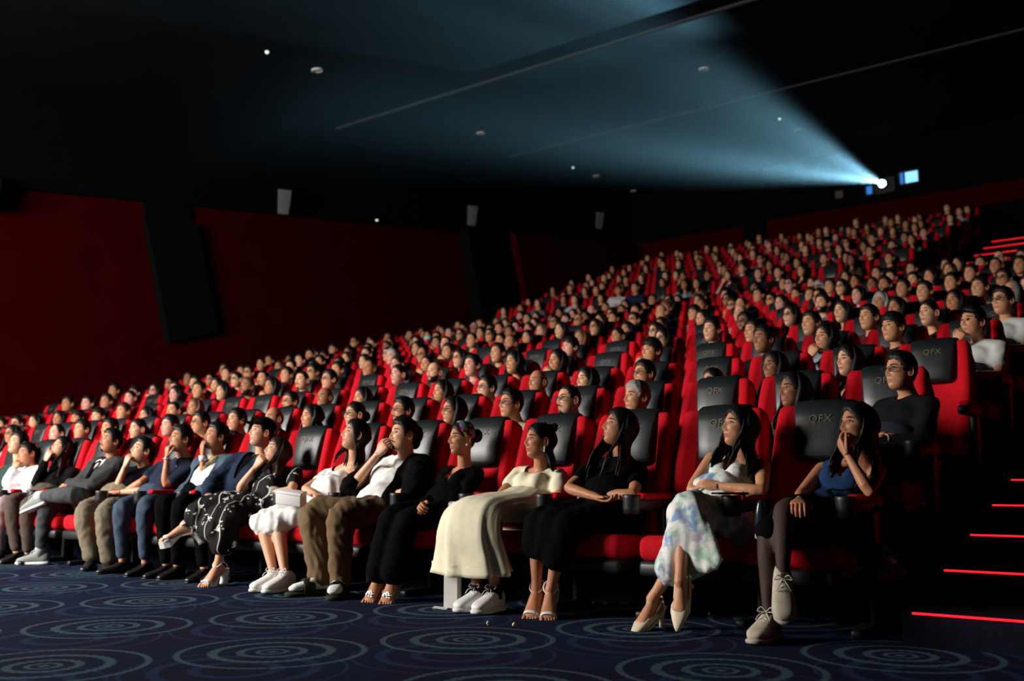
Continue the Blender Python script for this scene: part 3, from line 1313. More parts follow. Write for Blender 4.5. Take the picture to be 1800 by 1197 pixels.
struct('wall_left', slab([(-7, 0), (YB + .3, 0), (YB + .3, wtop(YB)), (-7, wtop(-7))], XW - .3, XW), M_REDWALL)
struct('wall_left_upper', slab([(-7, wtop(-7)), (YB + .3, wtop(YB)), (YB + .3, 12), (-7, 12)], XW - .3, XW + .12), M_BLACKWALL)
struct('wall_left_rear', slab([(23.3, 3.6), (YB, 3.6), (YB, wtop(YB)), (22.0, wtop(22.0))], XW, XW + .55), M_REDWALL)
struct('wall_back', boxU(XW - .3, XR, YB, YB + .3, 0, 12), M_BLACKWALL)
struct('wall_back_left', boxU(XW + .3, -12.91, YB - .12, YB, 3, 8.88), M_REDWALL)
struct('wall_back_middle', boxU(-12.14, -6.2, YB - .12, YB, 3, 8.93), M_REDWALL)
struct('wall_back_right', boxU(-6.2, XR, YB - .12, YB, 8.36, 8.93), M_REDWALL)
struct('pillar', boxU(-12.91, -12.14, YB - .16, YB, 3, 11), M_BLACKWALL)
struct('wall_right', boxU(XR, XR + .3, -7, YB, 0, 12), M_BLACKWALL)
cg = slab([(-7, 6.6 - .98), (YB + .3, 6.6 + .14 * (YB + .3)), (YB + .3, 11.2), (-7, 6.0)], XW - .3, XR + .3)
struct('ceiling', cg, M_CEIL)
M_TRIM = mat('grey_ceiling_trim', (.022, .023, .025), .7, .3)
for k, (y, x0, st) in enumerate(((14.7, -16.2, .045), (20.55, -15.8, .035))):
    z = 6.6 + .14 * y
    struct('trim_%d' % (k + 1), boxU(x0, 4, y, y + .06, z - st, z + .02), M_TRIM)

# leaning acoustic panels on the side wall
p = thing('acoustic_panel', 'large black leaning acoustic panel hung on the red side wall', 'panel', (0, 0, 0))
put('panel_board', slab([(10.67, 5.72), (11.3, 3.46), (12.41, 3.8), (11.82, 5.96)], XW, XW + .16), M_PANEL, p, False)
put('panel_rail', slab([(10.60, wtop(10.6) + .1), (10.72, 5.74), (11.78, 5.94), (11.68, wtop(11.7) + .1)], XW, XW + .05), M_PANEL, p, False)
tag(put('wall_column', slab([(20.14, wtop(20.14) + .05), (21.1, 4.0), (23.4, 4.0), (22.3, wtop(22.3) + .05)], XW, XW + .34), M_PANEL, None, False),
    'wide black slanted column on the side wall before the brighter red strip', 'column')
M_SPK = mat('grey_speaker_cloth', (.09, .10, .098), .8, .2, bump=.3, bscale=400)
for (y, z, lab, mm) in ((13.96, 6.90, 'pale grey wall speaker above the red wall, nearest the black hanging panel', M_SPK),
                        (20.42, 8.0, 'grey wall speaker high above the slanted black column', M_SPK),
                        (26.9, 9.25, 'dim grey wall speaker nearest the back corner of the hall', M_SPK),
                        (7.75, 5.62, 'dark wall speaker at the left picture edge above the red wall', M_PANEL)):
    t = thing('wall_speaker', lab, 'speaker', (XW * S + .12 * S, y * S, z * S), 0, 'wall speakers')
    t.rotation_euler = (0, .22, -.5)
    tp = lambda V: np.stack([V[:, 0] * (1 + .3 * V[:, 2]), V[:, 1] * (1 + .55 * V[:, 2]), V[:, 2]], 1)
    put('cabinet', rbox((.26, .26, .52), .02, (.15, 0, 0), taper=tp), M_PANEL, t)
    put('grille', rbox((.02, .24, .48), .008, (.285, 0, 0), taper=tp), mm, t)
    put('bracket', tube([(-.02, 0, .1), (.05, 0, .1)], .03, 8, 1, cap='flat'), M_STEEL, t)

# ceiling fittings
M_DL = mat('white_downlight_rim', (.4, .39, .36), .5, .3)
M_DOT = mat('tiny_lit_lamp', (.9, .95, .9), .5, emit=(.85, 1, .92), estr=.55)


def zc(y):
    return 6.6 + .14 * y


tilt = math.atan(.14)
for (x, y, lab) in ((-13.32, 11.61, 'round white downlight nearest the camera, beside the brightest small lamp'),
                    (-8.54, 17.63, 'round downlight high in the projector beam'),
                    (-14.55, 17.85, 'dim round downlight halfway along the dark ceiling'),
                    (-9.36, 24.86, 'round downlight inside the blue projector beam'),
                    (-15.89, 25.13, 'faint round downlight towards the back of the side wall'),
                    (-16.6, 28.6, 'faintest round downlight over the back corner')):
    t = thing('downlight', lab, 'ceiling light', (x * S, y * S, zc(y) * S - .01), 0, 'round ceiling downlights')
    t.rotation_euler = (tilt, 0, 0)
    rg = [(r * math.cos(a), r * math.sin(a), z) for (r, z) in ((.10, .0), (.10, -.03), (.075, -.035), (.06, .0)) for a in np.arange(20) * PI / 10]
    F = [(i * 20 + j, i * 20 + (j + 1) % 20, (i + 1) * 20 + (j + 1) % 20, (i + 1) * 20 + j) for i in range(3) for j in range(20)]
    put('rim', G().add(rg, F), M_DL, t)
    put('lens', ell((0, 0, -.012), (.062, .062, .018), None, 16, 6), M_DL, t)
for (x, y, z, lab) in ((-13.06, 10.26, None, 'small lit lamp, brightest point on the dark ceiling'),
                       (-9.19, 23.16, None, 'small lit lamp inside the blue projector beam'),
                       (-15.53, 23.31, None, 'small lit lamp beside the faint downlight at mid ceiling'),
                       (XW + .2, 16.85, 7.15, 'small lit lamp on the side wall just above the red fabric')):
    zz = (zc(y) if z is None else z) * S
    t = thing('ceiling_lamp', lab, 'ceiling light', (x * S, y * S, zz - .02), 0, 'small lit ceiling lamps')
    put('bulb', ell((0, 0, -.02), (.032, .032, .03), None, 12, 8), M_DOT, t)
    put('socket', rbox((.09, .09, .03), .008, (0, 0, .008)), M_PANEL, t)

# projection booth
M_BOOTH = mat('lit_booth_glass', (.1, .2, .5), .2, emit=(.25, .62, 1), estr=1.5)
M_BOOTHD = mat('blue_booth_glass', (.02, .06, .2), .2, emit=(.03, .22, .75), estr=.9)
M_FR = mat('booth_frame', (.02, .025, .03), .6)


def booth_window(name, xc, zc_, w, h, m, split=None):
    w0 = struct(name, G().join(boxU(xc - w / 2 - .04, xc + w / 2 + .04, YB - .06, YB - .005, zc_ + h / 2, zc_ + h / 2 + .05))
                .join(boxU(xc - w / 2 - .04, xc + w / 2 + .04, YB - .06, YB - .005, zc_ - h / 2 - .05, zc_ - h / 2))
                .join(boxU(xc - w / 2 - .05, xc - w / 2, YB - .06, YB - .005, zc_ - h / 2 - .05, zc_ + h / 2 + .05))
                .join(boxU(xc + w / 2, xc + w / 2 + .05, YB - .06, YB - .005, zc_ - h / 2 - .05, zc_ + h / 2 + .05)), M_FR)
    if split:
        put('pane', boxU(xc - w / 2, xc - w / 2 + split, YB - .03, YB - .01, zc_ - h / 2, zc_ + h / 2), M_BOOTHD, w0, False)
        put('mullion', boxU(xc - w / 2 + split, xc - w / 2 + split + .05, YB - .05, YB - .005, zc_ - h / 2, zc_ + h / 2), M_FR, w0, False)
        put('pane', boxU(xc - w / 2 + split + .05, xc + w / 2, YB - .03, YB - .01, zc_ - h / 2, zc_ + h / 2), m, w0, False)
    else:
        put('pane', boxU(xc - w / 2, xc + w / 2, YB - .03, YB - .01, zc_ - h / 2, zc_ + h / 2), m, w0, False)


booth_window('window_1', -7.78, 9.54, .50, .33, M_BOOTH, .09)
booth_window('window_2', -8.93, 9.36, .16, .24, M_BOOTHD)
booth_window('window_3', -8.50, 9.42, .52, .36, M_FR)
PRJ = A([-8.50, 29.1, 9.44]) * S
t = thing('projector_lens', 'glowing round projector lens in the booth window at the back', 'projector', tuple(PRJ))
put('barrel', tube([(0, .17, 0), (0, .0, 0)], .12, 20, 1, cap='flat'), M_BLACKPL, t)
put('glass', ell((0, -.01, 0), (.095, .03, .095), None, 16, 8), mat('lit_projector_glass', (1, 1, 1), .2, emit=(.75, .93, 1), estr=30), t)
tag(put('wall_plate', boxU(-9.95, -9.72, YB - .05, YB, 9.28, 9.5), mat('beige_plate', (.10, .08, .05), .7), None, False),
    'small dull beige plate on the back wall left of the projector', 'plate')
# projector light through thin haze
pl = bpy.data.lights.new('projector_beam', 'SPOT')
pl.energy = 330000
pl.color = (.30, .74, 1.0)
pl.spot_size = math.radians(64)
pl.spot_blend = .1
pl.shadow_soft_size = .05
pl.use_nodes = True
nt = pl.node_tree
em = nt.nodes['Emission']
tc = nt.nodes.new('ShaderNodeTexCoord')
sx = nt.nodes.new('ShaderNodeSeparateXYZ')
nt.links.new(tc.outputs['Normal'], sx.inputs[0])


def MM(op, a, b_=None, clamp=False):
    n = nt.nodes.new('ShaderNodeMath')
    n.operation = op
    n.use_clamp = clamp
    for i, v in enumerate((a, b_)):
        if v is None:
            continue
        if isinstance(v, (int, float)):
            n.inputs[i].default_value = v
        else:
            nt.links.new(v, n.inputs[i])
    return n.outputs[0]


az_ = MM('ABSOLUTE', sx.outputs[2])
u = MM('DIVIDE', sx.outputs[0], az_)
v = MM('DIVIDE', sx.outputs[1], az_)
ew = MM('MULTIPLY', MM("SUBTRACT", .175, MM('ABSOLUTE', u)), 14, True)
eh = MM('MULTIPLY', MM("SUBTRACT", .095, MM('ABSOLUTE', v)), 18, True)
cb = nt.nodes.new('ShaderNodeCombineXYZ')
nt.links.new(u, cb.inputs[0])
nt.links.new(v, cb.inputs[1])
nz = nt.nodes.new('ShaderNodeTexNoise')
nz.inputs['Scale'].default_value = 7
nz.inputs['Detail'].default_value = 1
nt.links.new(cb.outputs[0], nz.inputs['Vector'])
pic = MM('POWER', MM('MULTIPLY', nz.outputs[0], 1.75), 4)
mk = MM('MULTIPLY', MM('MULTIPLY', ew, eh), MM('ADD', pic, .12))
nt.links.new(mk, em.inputs['Strength'])
plo = bpy.data.objects.new('projector_beam', pl)
COL.objects.link(plo)
plo.location = tuple(PRJ + A([0, -.12, 0]))
aim = A([-10.2, -5, 4.6]) * S
plo.rotation_euler = Vector(aim - (PRJ)).to_track_quat('-Z', 'Y').to_euler()
hz = bpy.data.materials.new('thin_haze')
hz.use_nodes = True
hz.node_tree.nodes.remove(hz.node_tree.nodes['Principled BSDF'])
vs = hz.node_tree.nodes.new('ShaderNodeVolumeScatter')
vs.inputs['Color'].default_value = (1, 1, 1, 1)
vs.inputs['Density'].default_value = .00042
vs.inputs['Anisotropy'].default_value = .72
hz.node_tree.links.new(vs.outputs[0], hz.node_tree.nodes['Material Output'].inputs['Volume'])
hg = slab([(8, 5.2), (YB - .2, 9.0), (YB - .2, 10.4), (8, 7.5)], XW + .9, 4.5)
ho = put('haze', hg, hz, None, False)
ho['kind'] = 'stuff'
tag(ho, 'thin haze under the ceiling that shows the blue projector beam', 'haze')

# ------------------------------------------------------------------ seats
REC = math.radians(13.5)


def seat_sheet():
    """meshes shared by every seat; origin: floor below the front face of the headrest"""
    D = {}
    # upholstered back with two raised side bolsters, lofted upward in its own leaning frame
    def sec(w, t, bol, n=9):
        front = [(-w, .035), (-w, -.03 - bol * .4), (-w + .020, -.040 - bol), (-w + .060, -.035 - bol), (-w + .095, -.004), (0, .004), (w - .095, -.004), (w - .060, -.035 - bol), (w - .020, -.040 - bol), (w, -.03 - bol * .4), (w, .035)]
        back = [(w - .012, t), (w * .5, t + .018), (0, t + .022), (-w * .5, t + .018), (-w + .012, t)]
        return front + back
    rings = []
    for z, w, t, bol in ((.0, .205, .06, .0), (.02, .232, .08, .012), (.20, .238, .10, .022), (.38, .240, .10, .024), (.52, .232, .095, .016), (.62, .222, .085, .006), (.655, .214, .075, -.004), (.672, .198, .055, -.016)):
        rings.append([(x, y, z) for x, y in sec(w, t, bol)])
    g = loft(rings)
    R = np.array(Euler((-REC, 0, 0)).to_matrix())
    lo = A([0, -.156, .368])
    D['backrest'] = mesh_of('backrest', g.xf(R, lo), [M_RED])
    # dark hard shell behind
    rings = [[(x, y, z) for x, y in ((-w, .05), (-w, .10), (-w * .6, .128), (w * .6, .128), (w, .10), (w, .05))] for z, w in ((.0, .20), (.3, .238), (.55, .228), (.63, .205))]
    D['back_shell'] = mesh_of('back_shell', loft(rings).xf(R, lo), [M_SHELL])
    # leather pad, folded over the top
    path = [(-.012, .395), (-.030, .42), (-.034, .50), (-.034, .60), (-.022, .665), (.010, .690), (.06, .680), (.105, .645)]
    wid = [.112, .118, .126, .135, .142, .146, .146, .143]
    rings = []
    for i, ((y, z), w) in enumerate(zip(path, wid)):
        p0 = A(path[max(0, i - 1)])
        p1 = A(path[min(len(path) - 1, i + 1)])
        tn = nrm(p1 - p0)
        nn = A([-tn[1], tn[0]])       # outward
        th = .012
        rings.append([(x, y + nn[0] * o, z + nn[1] * o) for x, o in ((-w, -.012), (-w, th * .5), (-w + .012, th), (-w * .4, th + .006), (w * .4, th + .006), (w - .012, th), (w, th * .5), (w, -.012))])
    D['headrest_pad'] = mesh_of('headrest_pad', loft(rings).xf(R, lo), [M_LEATHER])
    tx = bpy.data.curves.new('t', 'FONT')
    tx.body = 'QFX'
    tx.size = .052
    tx.extrude = .0012
    tx.align_x = 'CENTER'
    tx.space_character = 1.15
    to = ob('t', tx)
    bpy.context.view_layer.update()
    me = bpy.data.meshes.new_from_object(to.evaluated_get(bpy.context.evaluated_depsgraph_get()))
    bpy.data.objects.remove(to)
    V = np.empty(len(me.vertices) * 3)
    me.vertices.foreach_get('co', V)
    V = V.reshape(-1, 3)
    V = np.stack([V[:, 0], -V[:, 2] - .0545, V[:, 1] + .575], 1) @ R.T + lo
    me.vertices.foreach_set('co', V.ravel())
    me.update()
    me.materials.clear()
    me.materials.append(M_GOLD)
    me.name = 'lettering'
    D['lettering'] = me
    def puff(V):
        V = V.copy()
        V[:, 2] += np.where(V[:, 2] > 0, .022 * np.cos(np.clip(V[:, 0] / .24, -1, 1) * PI / 2) * np.cos(np.clip(V[:, 1] / .26, -1, 1) * 1.2), 0)
        V[:, 2] += .02 * np.clip(-V[:, 1] / .25, 0, 1)
        return V
    D['cushion'] = mesh_of('cushion', rbox((.43, .44, .115), .045, (0, -.345, .325), 4, puff), [M_RED])
    D['cushion_pan'] = mesh_of('cushion_pan', rbox((.42, .42, .07), .02, (0, -.35, .25), 2), [M_BLACKPL])
    arm = rbox((.054, .40, .055), .014, (.256, -.285, .545), 2)
    arm.join(rbox((.04, .10, .50), .012, (.256, -.18, .28), 2))
    arm.join(rbox((.05, .36, .035), .01, (.256, -.28, .02), 2))
    D['pedestal'] = mesh_of('pedestal', rbox((.10, .22, .27), .015, (0, -.25, .125), 1), [M_BLACKPL])
    D['armrest'] = mesh_of('armrest', arm, [M_BLACKPL])
    D['armrest_pad'] = mesh_of('armrest_pad', rbox((.058, .34, .034), .015, (.256, -.265, .585), 3), [M_RED])
    th = np.arange(18) * 2 * PI / 18
    rg = []
    for r, z in ((.030, .500), (.040, .505), (.044, .53), (.044, .578), (.046, .592), (.043, .595), (.038, .590), (.036, .53), (.001, .522)):
        rg.append(np.stack([.258 + r * np.cos(th), -.515 + r * np.sin(th), np.full(18, z)], 1))
    D['cup_holder'] = mesh_of('cup_holder', loft(rg), [M_BLACKPL])
    return D


SEAT = seat_sheet()
ORD = ['first', 'second', 'third', 'fourth', 'fifth', 'sixth', 'seventh', 'eighth', 'ninth', 'tenth', 'eleventh', 'twelfth', 'thirteenth', 'fourteenth', 'fifteenth', 'sixteenth', 'seventeenth', 'eighteenth', 'nineteenth', 'twentieth', 'twenty-first', 'twenty-second', 'twenty-third', 'twenty-fourth', 'twenty-fifth', 'twenty-sixth', 'twenty-seventh']


def seat_xy(m, i):
    return (-(1.91 + .58 * i) * S, ROWY[m] * S, ROWZ[m] * S)


def make_seat(loc, label, lod, last):
    r = thing('cinema_seat', label, 'seat', loc, 0, 'rows of red cinema seats')
    b = ob('backrest', SEAT['backrest'], r)
    if lod < 2:
        ob('back_shell', SEAT['back_shell'], r)
    h = ob('headrest_pad', SEAT['headrest_pad'], r)
    if lod < 2:
        l = ob('lettering', SEAT['lettering'], h)
        if lod == 0:
            l['label'] = 'gold lettering'
    ob('cushion', SEAT['cushion'], r)
    if lod < 1:
        ob('cushion_pan', SEAT['cushion_pan'], r)
    else:
        ob('pedestal', SEAT['pedestal'], r)
    if lod < 2:
        a = ob('armrest', SEAT['armrest'], r)
        ob('armrest_pad', SEAT['armrest_pad'], a)
        if lod < 1:
            ob('cup_holder', SEAT['cup_holder'], a)
        if last:
            a = ob('armrest', SEAT['armrest'], r, (-.522, 0, 0))
    return r


_C = A([0, 0, .72])


def pix(p):
    """where a point of measured units falls in the 1800 x 1197 frame (used only to drop seats outside it)"""
    d = A(p) - _C
    f = A([_f[0], _f[1], _f[2]])
    rt = nrm(np.cross(f, [0, 0, 1.]))
    up = np.cross(rt, f)
    z = d @ f
    return 900 + 1750 * (d @ rt) / z, 598.5 - 1750 * (d @ up) / z, z


ALLS = []
for m in range(12):
    for i in range(26):
        x, y, z = pix((-(1.91 + .58 * i), ROWY[m] - .25, ROWZ[m] + 1.05))
        if -40 < x < 1840:
            ALLS.append((z, 'L', m, i))
for m in range(8):
    for i in range(7, 25):
        if 1:
            x, y, z = pix((-(1.91 + .58 * i), UPY[m] - .25, UPZ[m] + 1.05))
            if -40 < x < 1840:
                ALLS.append((z, 'U', m, i))
ALLS.sort()
NEAR = ALLS[:300]
FAR = ALLS[300:]


def seat_pos(b, m, i):
    if b == 'L':
        return seat_xy(m, i)
    return (-(1.91 + .58 * i) * S, UPY[m] * S, UPZ[m] * S)


EMPTY = {(1, 2), (2, 0), (2, 9), (2, 13), (2, 14), (4, 3), (5, 6), (3, 12), (4, 9), (6, 5), (3, 6), (5, 10), (1, 18)}


def place_label(b, m, i):
    if b == 'L':
        return '%s row, %s seat from the aisle stairs' % (ORD[m], ORD[i])
    return 'row %s of the dim upper block, %s from its aisle' % (ORD[m], ORD[i - 7])


for z, b, m, i in NEAR:
    if b == 'L':
        lab = 'red cinema seat with black headrest, %s' % place_label(b, m, i)
    else:
        lab = 'red seat, %s' % place_label(b, m, i)
    make_seat(seat_pos(b, m, i), lab, 0 if m < 2 and b == 'L' else 1 if m < 5 and b == 'L' else 2, i == 25)
# joints of the front-row people, metres, origin on the floor below the headrest of their seat
POSE = {
 0: dict(head=(0.241, -0.27, 0.905), neck=(0.227, -0.21, 0.77), rs=(0.022, -0.2, 0.721), ls=(0.325, -0.2, 0.713), re=(0.027, -0.42, 0.603), rh=(0.119, -0.692, 0.563), rw=(0.097, -0.627, 0.573), le=(0.33, -0.427, 0.61), lw=(0.256, -0.338, 0.797), lh=(0.249, -0.398, 0.85), pel=(0.117, -0.27, 0.46), rhip=(0.032, -0.27, 0.46), rk=(-0.025, -0.676, 0.444), ra=(-0.024, -0.7, 0.085), rt=(-0.007, -0.849, 0.03), lhip=(0.202, -0.27, 0.46), lk=(0.032, -0.633, 0.547), la=(0.076, -0.78, 0.269), lt=(0.112, -0.86, 0.172)),
 1: dict(head=(0.195, -0.27, 0.917), neck=(0.175, -0.21, 0.788), rs=(-0.012, -0.2, 0.78), ls=(0.306, -0.2, 0.734), re=(-0.014, -0.388, 0.615), rh=(0.275, -0.389, 0.591), rw=(0.206, -0.389, 0.597), le=(0.363, -0.41, 0.612), lh=(0.076, -0.427, 0.648), lw=(0.145, -0.423, 0.639), pel=(0.103, -0.27, 0.46), rhip=(0.018, -0.27, 0.46), rk=(0.161, -0.654, 0.459), ra=(-0.057, -0.7, 0.13), rt=(-0.073, -0.849, 0.03), lhip=(0.188, -0.27, 0.46), lk=(0.097, -0.655, 0.566), la=(0.13, -0.78, 0.226), lt=(0.144, -0.86, 0.166)),
 2: dict(head=(0.044, -0.27, 0.937), neck=(-0.005, -0.21, 0.797), rs=(-0.18, -0.2, 0.748), ls=(0.142, -0.2, 0.718), re=(-0.182, -0.417, 0.625), rh=(0.097, -0.466, 0.564), rw=(0.03, -0.455, 0.578), le=(0.206, -0.406, 0.592), lh=(-0.084, -0.417, 0.596), lw=(-0.014, -0.415, 0.595), pel=(0.02, -0.27, 0.46), rhip=(-0.065, -0.27, 0.46), rk=(-0.205, -0.655, 0.465), ra=(-0.21, -0.66, 0.13), rt=(-0.173, -0.805, 0.03), lhip=(0.105, -0.27, 0.46), lk=(-0.046, -0.651, 0.449), la=(-0.124, -0.66, 0.13), lt=(-0.06, -0.796, 0.03)),
 3: dict(head=(0.049, -0.27, 0.879), neck=(-0.011, -0.21, 0.749), rs=(-0.166, -0.2, 0.706), ls=(0.163, -0.2, 0.685), re=(-0.129, -0.405, 0.568), rh=(0.121, -0.55, 0.542), rw=(0.061, -0.515, 0.548), le=(0.251, -0.363, 0.517), lh=(-0.015, -0.471, 0.557), lw=(0.049, -0.445, 0.548), pel=(-0.001, -0.27, 0.46), rhip=(-0.086, -0.27, 0.46), rk=(-0.138, -0.675, 0.5), ra=(-0.059, -0.66, 0.085), rt=(-0.068, -0.81, 0.03), lhip=(0.084, -0.27, 0.46), lk=(0.055, -0.677, 0.497), la=(0.046, -0.66, 0.085), lt=(0.054, -0.81, 0.03)),
 4: dict(head=(0.015, -0.27, 0.906), neck=(-0.048, -0.21, 0.748), rs=(-0.186, -0.2, 0.706), ls=(0.084, -0.2, 0.704), re=(-0.119, -0.384, 0.55), rh=(0.02, -0.636, 0.517), rw=(-0.014, -0.576, 0.525), le=(0.116, -0.385, 0.539), lh=(-0.171, -0.404, 0.5), lw=(-0.102, -0.4, 0.51), pel=(-0.025, -0.27, 0.46), rhip=(-0.11, -0.27, 0.46), rk=(-0.152, -0.678, 0.472), ra=(-0.266, -0.66, 0.13), rt=(-0.238, -0.807, 0.03), lhip=(0.06, -0.27, 0.46), lk=(-0.04, -0.668, 0.455), la=(-0.151, -0.66, 0.13), lt=(-0.099, -0.801, 0.03)),
 5: dict(head=(0.065, -0.27, 0.943), neck=(0.006, -0.21, 0.802), rs=(-0.241, -0.2, 0.749), ls=(0.188, -0.2, 0.751), re=(-0.215, -0.433, 0.62), rw=(-0.073, -0.466, 0.805), rh=(-0.014, -0.412, 0.895), le=(0.286, -0.404, 0.608), lh=(-0.02, -0.377, 0.559), lw=(0.054, -0.384, 0.571), pel=(-0.013, -0.27, 0.46), rhip=(-0.104, -0.27, 0.46), rk=(-0.36, -0.626, 0.484), ra=(-0.214, -0.66, 0.085), rt=(-0.253, -0.805, 0.03), lhip=(0.078, -0.27, 0.46), lk=(-0.024, -0.696, 0.478), la=(-0.048, -0.66, 0.085), lt=(0.036, -0.784, 0.03)),
 6: dict(head=(0.161, -0.27, 0.955), neck=(0.066, -0.21, 0.809), rs=(-0.174, -0.2, 0.708), ls=(0.189, -0.2, 0.735), re=(-0.125, -0.426, 0.612), rh=(0.139, -0.535, 0.565), rw=(0.076, -0.509, 0.576), le=(0.236, -0.389, 0.578), lh=(-0.047, -0.347, 0.532), lw=(0.021, -0.357, 0.543), pel=(0.004, -0.27, 0.46), rhip=(-0.081, -0.27, 0.46), rk=(-0.292, -0.619, 0.419), ra=(-0.115, -0.66, 0.085), rt=(-0.095, -0.809, 0.03), lhip=(0.089, -0.27, 0.46), lk=(-0.178, -0.595, 0.411), la=(-0.009, -0.66, 0.085), lt=(0.019, -0.807, 0.03)),
 7: dict(head=(-0.078, -0.27, 0.861), neck=(-0.138, -0.21, 0.742), rs=(-0.289, -0.2, 0.695), ls=(0.064, -0.2, 0.725), re=(-0.264, -0.434, 0.61), rw=(-0.079, -0.488, 0.716), rh=(-0.034, -0.433, 0.78), le=(0.206, -0.366, 0.604), lh=(-0.079, -0.406, 0.572), lw=(-0.011, -0.397, 0.58), pel=(-0.056, -0.27, 0.46), rhip=(-0.141, -0.27, 0.46), rk=(-0.052, -0.667, 0.411), ra=(-0.106, -0.7, 0.13), rt=(-0.034, -0.832, 0.03), lhip=(0.029, -0.27, 0.46), lk=(-0.229, -0.617, 0.528), la=(-0.367, -0.78, 0.382), lt=(-0.49, -0.86, 0.315)),
 8: dict(head=(0.148, -0.17, 1.006), neck=(0.068, -0.12, 0.867), rs=(-0.19, -0.14, 0.813), ls=(0.297, -0.13, 0.787), re=(-0.153, -0.347, 0.648), rh=(0.068, -0.54, 0.548), rw=(0.015, -0.494, 0.572), le=(0.391, -0.298, 0.602), lh=(0.087, -0.299, 0.537), lw=(0.16, -0.299, 0.553), pel=(0.027, -0.22, 0.46), rhip=(-0.064, -0.222, 0.46), rk=(0.065, -0.6, 0.503), ra=(0.073, -0.55, 0.085), rt=(0.127, -0.69, 0.03), lhip=(0.118, -0.218, 0.46), lk=(0.229, -0.6, 0.497), la=(0.199, -0.55, 0.085), lt=(0.274, -0.68, 0.03)),
 9: dict(head=(0.144, -0.17, 0.992), neck=(0.085, -0.12, 0.86), rs=(-0.093, -0.14, 0.785), ls=(0.32, -0.13, 0.793), re=(0.114, -0.24, 0.648), rw=(0.232, -0.386, 0.79), rh=(0.217, -0.355, 0.869), le=(0.42, -0.295, 0.608), lh=(0.123, -0.379, 0.575), lw=(0.194, -0.359, 0.583), pel=(0.057, -0.22, 0.46), rhip=(-0.034, -0.222, 0.46), rk=(0.164, -0.6, 0.521), ra=(0.158, -0.55, 0.085), rt=(0.181, -0.698, 0.03), lhip=(0.148, -0.218, 0.46), lk=(0.367, -0.6, 0.508), la=(0.286, -0.55, 0.085), lt=(0.334, -0.692, 0.03)),
 10: dict(head=(0.224, -0.17, 0.987), neck=(0.192, -0.12, 0.854), rs=(-0.151, -0.14, 0.773), ls=(0.38, -0.13, 0.768), re=(-0.016, -0.339, 0.657), rh=(-0.285, -0.416, 0.521), rw=(-0.22, -0.398, 0.554), le=(0.196, -0.271, 0.635), lw=(0.319, -0.373, 0.808), lh=(0.301, -0.341, 0.885), pel=(0.057, -0.22, 0.46), rhip=(-0.034, -0.222, 0.46), rk=(0.161, -0.6, 0.482), ra=(0.131, -0.55, 0.085), rt=(0.12, -0.7, 0.03), lhip=(0.148, -0.218, 0.46), lk=(0.466, -0.6, 0.495), la=(0.422, -0.55, 0.085), lt=(0.468, -0.693, 0.03)),
 11: dict(head=(0.232, -0.17, 0.906), neck=(0.214, -0.12, 0.775), rs=(-0.026, -0.14, 0.731), ls=(0.421, -0.13, 0.737), re=(0.132, -0.314, 0.603), rw=(0.299, -0.372, 0.758), rh=(0.298, -0.332, 0.834), le=(0.565, -0.306, 0.596), lh=(0.297, -0.46, 0.579), lw=(0.361, -0.423, 0.583), pel=(0.099, -0.22, 0.46), rhip=(0.008, -0.222, 0.46), rk=(0.158, -0.6, 0.441), ra=(0.236, -0.55, 0.085), rt=(0.339, -0.659, 0.03), lhip=(0.19, -0.218, 0.46), lk=(0.46, -0.6, 0.437), la=(0.472, -0.55, 0.085), lt=(0.579, -0.655, 0.03)),
 12: dict(head=(0.291, -0.17, 0.994), neck=(0.248, -0.12, 0.855), rs=(0.026, -0.14, 0.801), ls=(0.388, -0.13, 0.806), re=(0.135, -0.323, 0.639), rh=(-0.174, -0.291, 0.638), rw=(-0.1, -0.299, 0.639), le=(0.281, -0.317, 0.62), lh=(-0.028, -0.341, 0.634), lw=(0.047, -0.335, 0.631), pel=(0.104, -0.22, 0.46), rhip=(0.013, -0.223, 0.46), rk=(0.147, -0.6, 0.513), ra=(-0.007, -0.55, 0.085), rt=(-0.116, -0.652, 0.03), lhip=(0.195, -0.217, 0.46), lk=(0.42, -0.52, 0.56), la=(0.1, -0.66, 0.545), lt=(-0.05, -0.71, 0.49)),
 13: dict(head=(0.033, -0.17, 0.955), neck=(-0.003, -0.12, 0.807), rs=(-0.171, -0.14, 0.748), ls=(0.239, -0.13, 0.746), re=(-0.059, -0.335, 0.638), rw=(0.115, -0.369, 0.768), rh=(0.133, -0.339, 0.851), le=(0.336, -0.301, 0.591), lh=(0.066, -0.404, 0.562), lw=(0.131, -0.379, 0.569), pel=(0.017, -0.22, 0.46), rhip=(-0.068, -0.222, 0.46), rk=(0.08, -0.6, 0.507), ra=(0.128, -0.55, 0.085), rt=(0.196, -0.684, 0.03), lhip=(0.102, -0.218, 0.46), lk=(0.365, -0.6, 0.487), la=(0.318, -0.55, 0.085), lt=(0.429, -0.65, 0.03)),
 14: dict(head=(-0.034, -0.17, 0.905), neck=(0.007, -0.12, 0.792), rs=(-0.155, -0.14, 0.752), ls=(0.214, -0.13, 0.749), re=(-0.043, -0.332, 0.638), rw=(0.155, -0.385, 0.718), rh=(0.18, -0.338, 0.808), le=(0.293, -0.304, 0.589), lh=(0.014, -0.363, 0.538), lw=(0.081, -0.349, 0.55), pel=(0.015, -0.22, 0.46), rhip=(-0.07, -0.222, 0.46), rk=(0.128, -0.6, 0.483), ra=(0.165, -0.55, 0.085), rt=(0.234, -0.683, 0.03), lhip=(0.1, -0.218, 0.46), lk=(0.414, -0.6, 0.458), la=(0.368, -0.55, 0.085), lt=(0.482, -0.648, 0.03)),
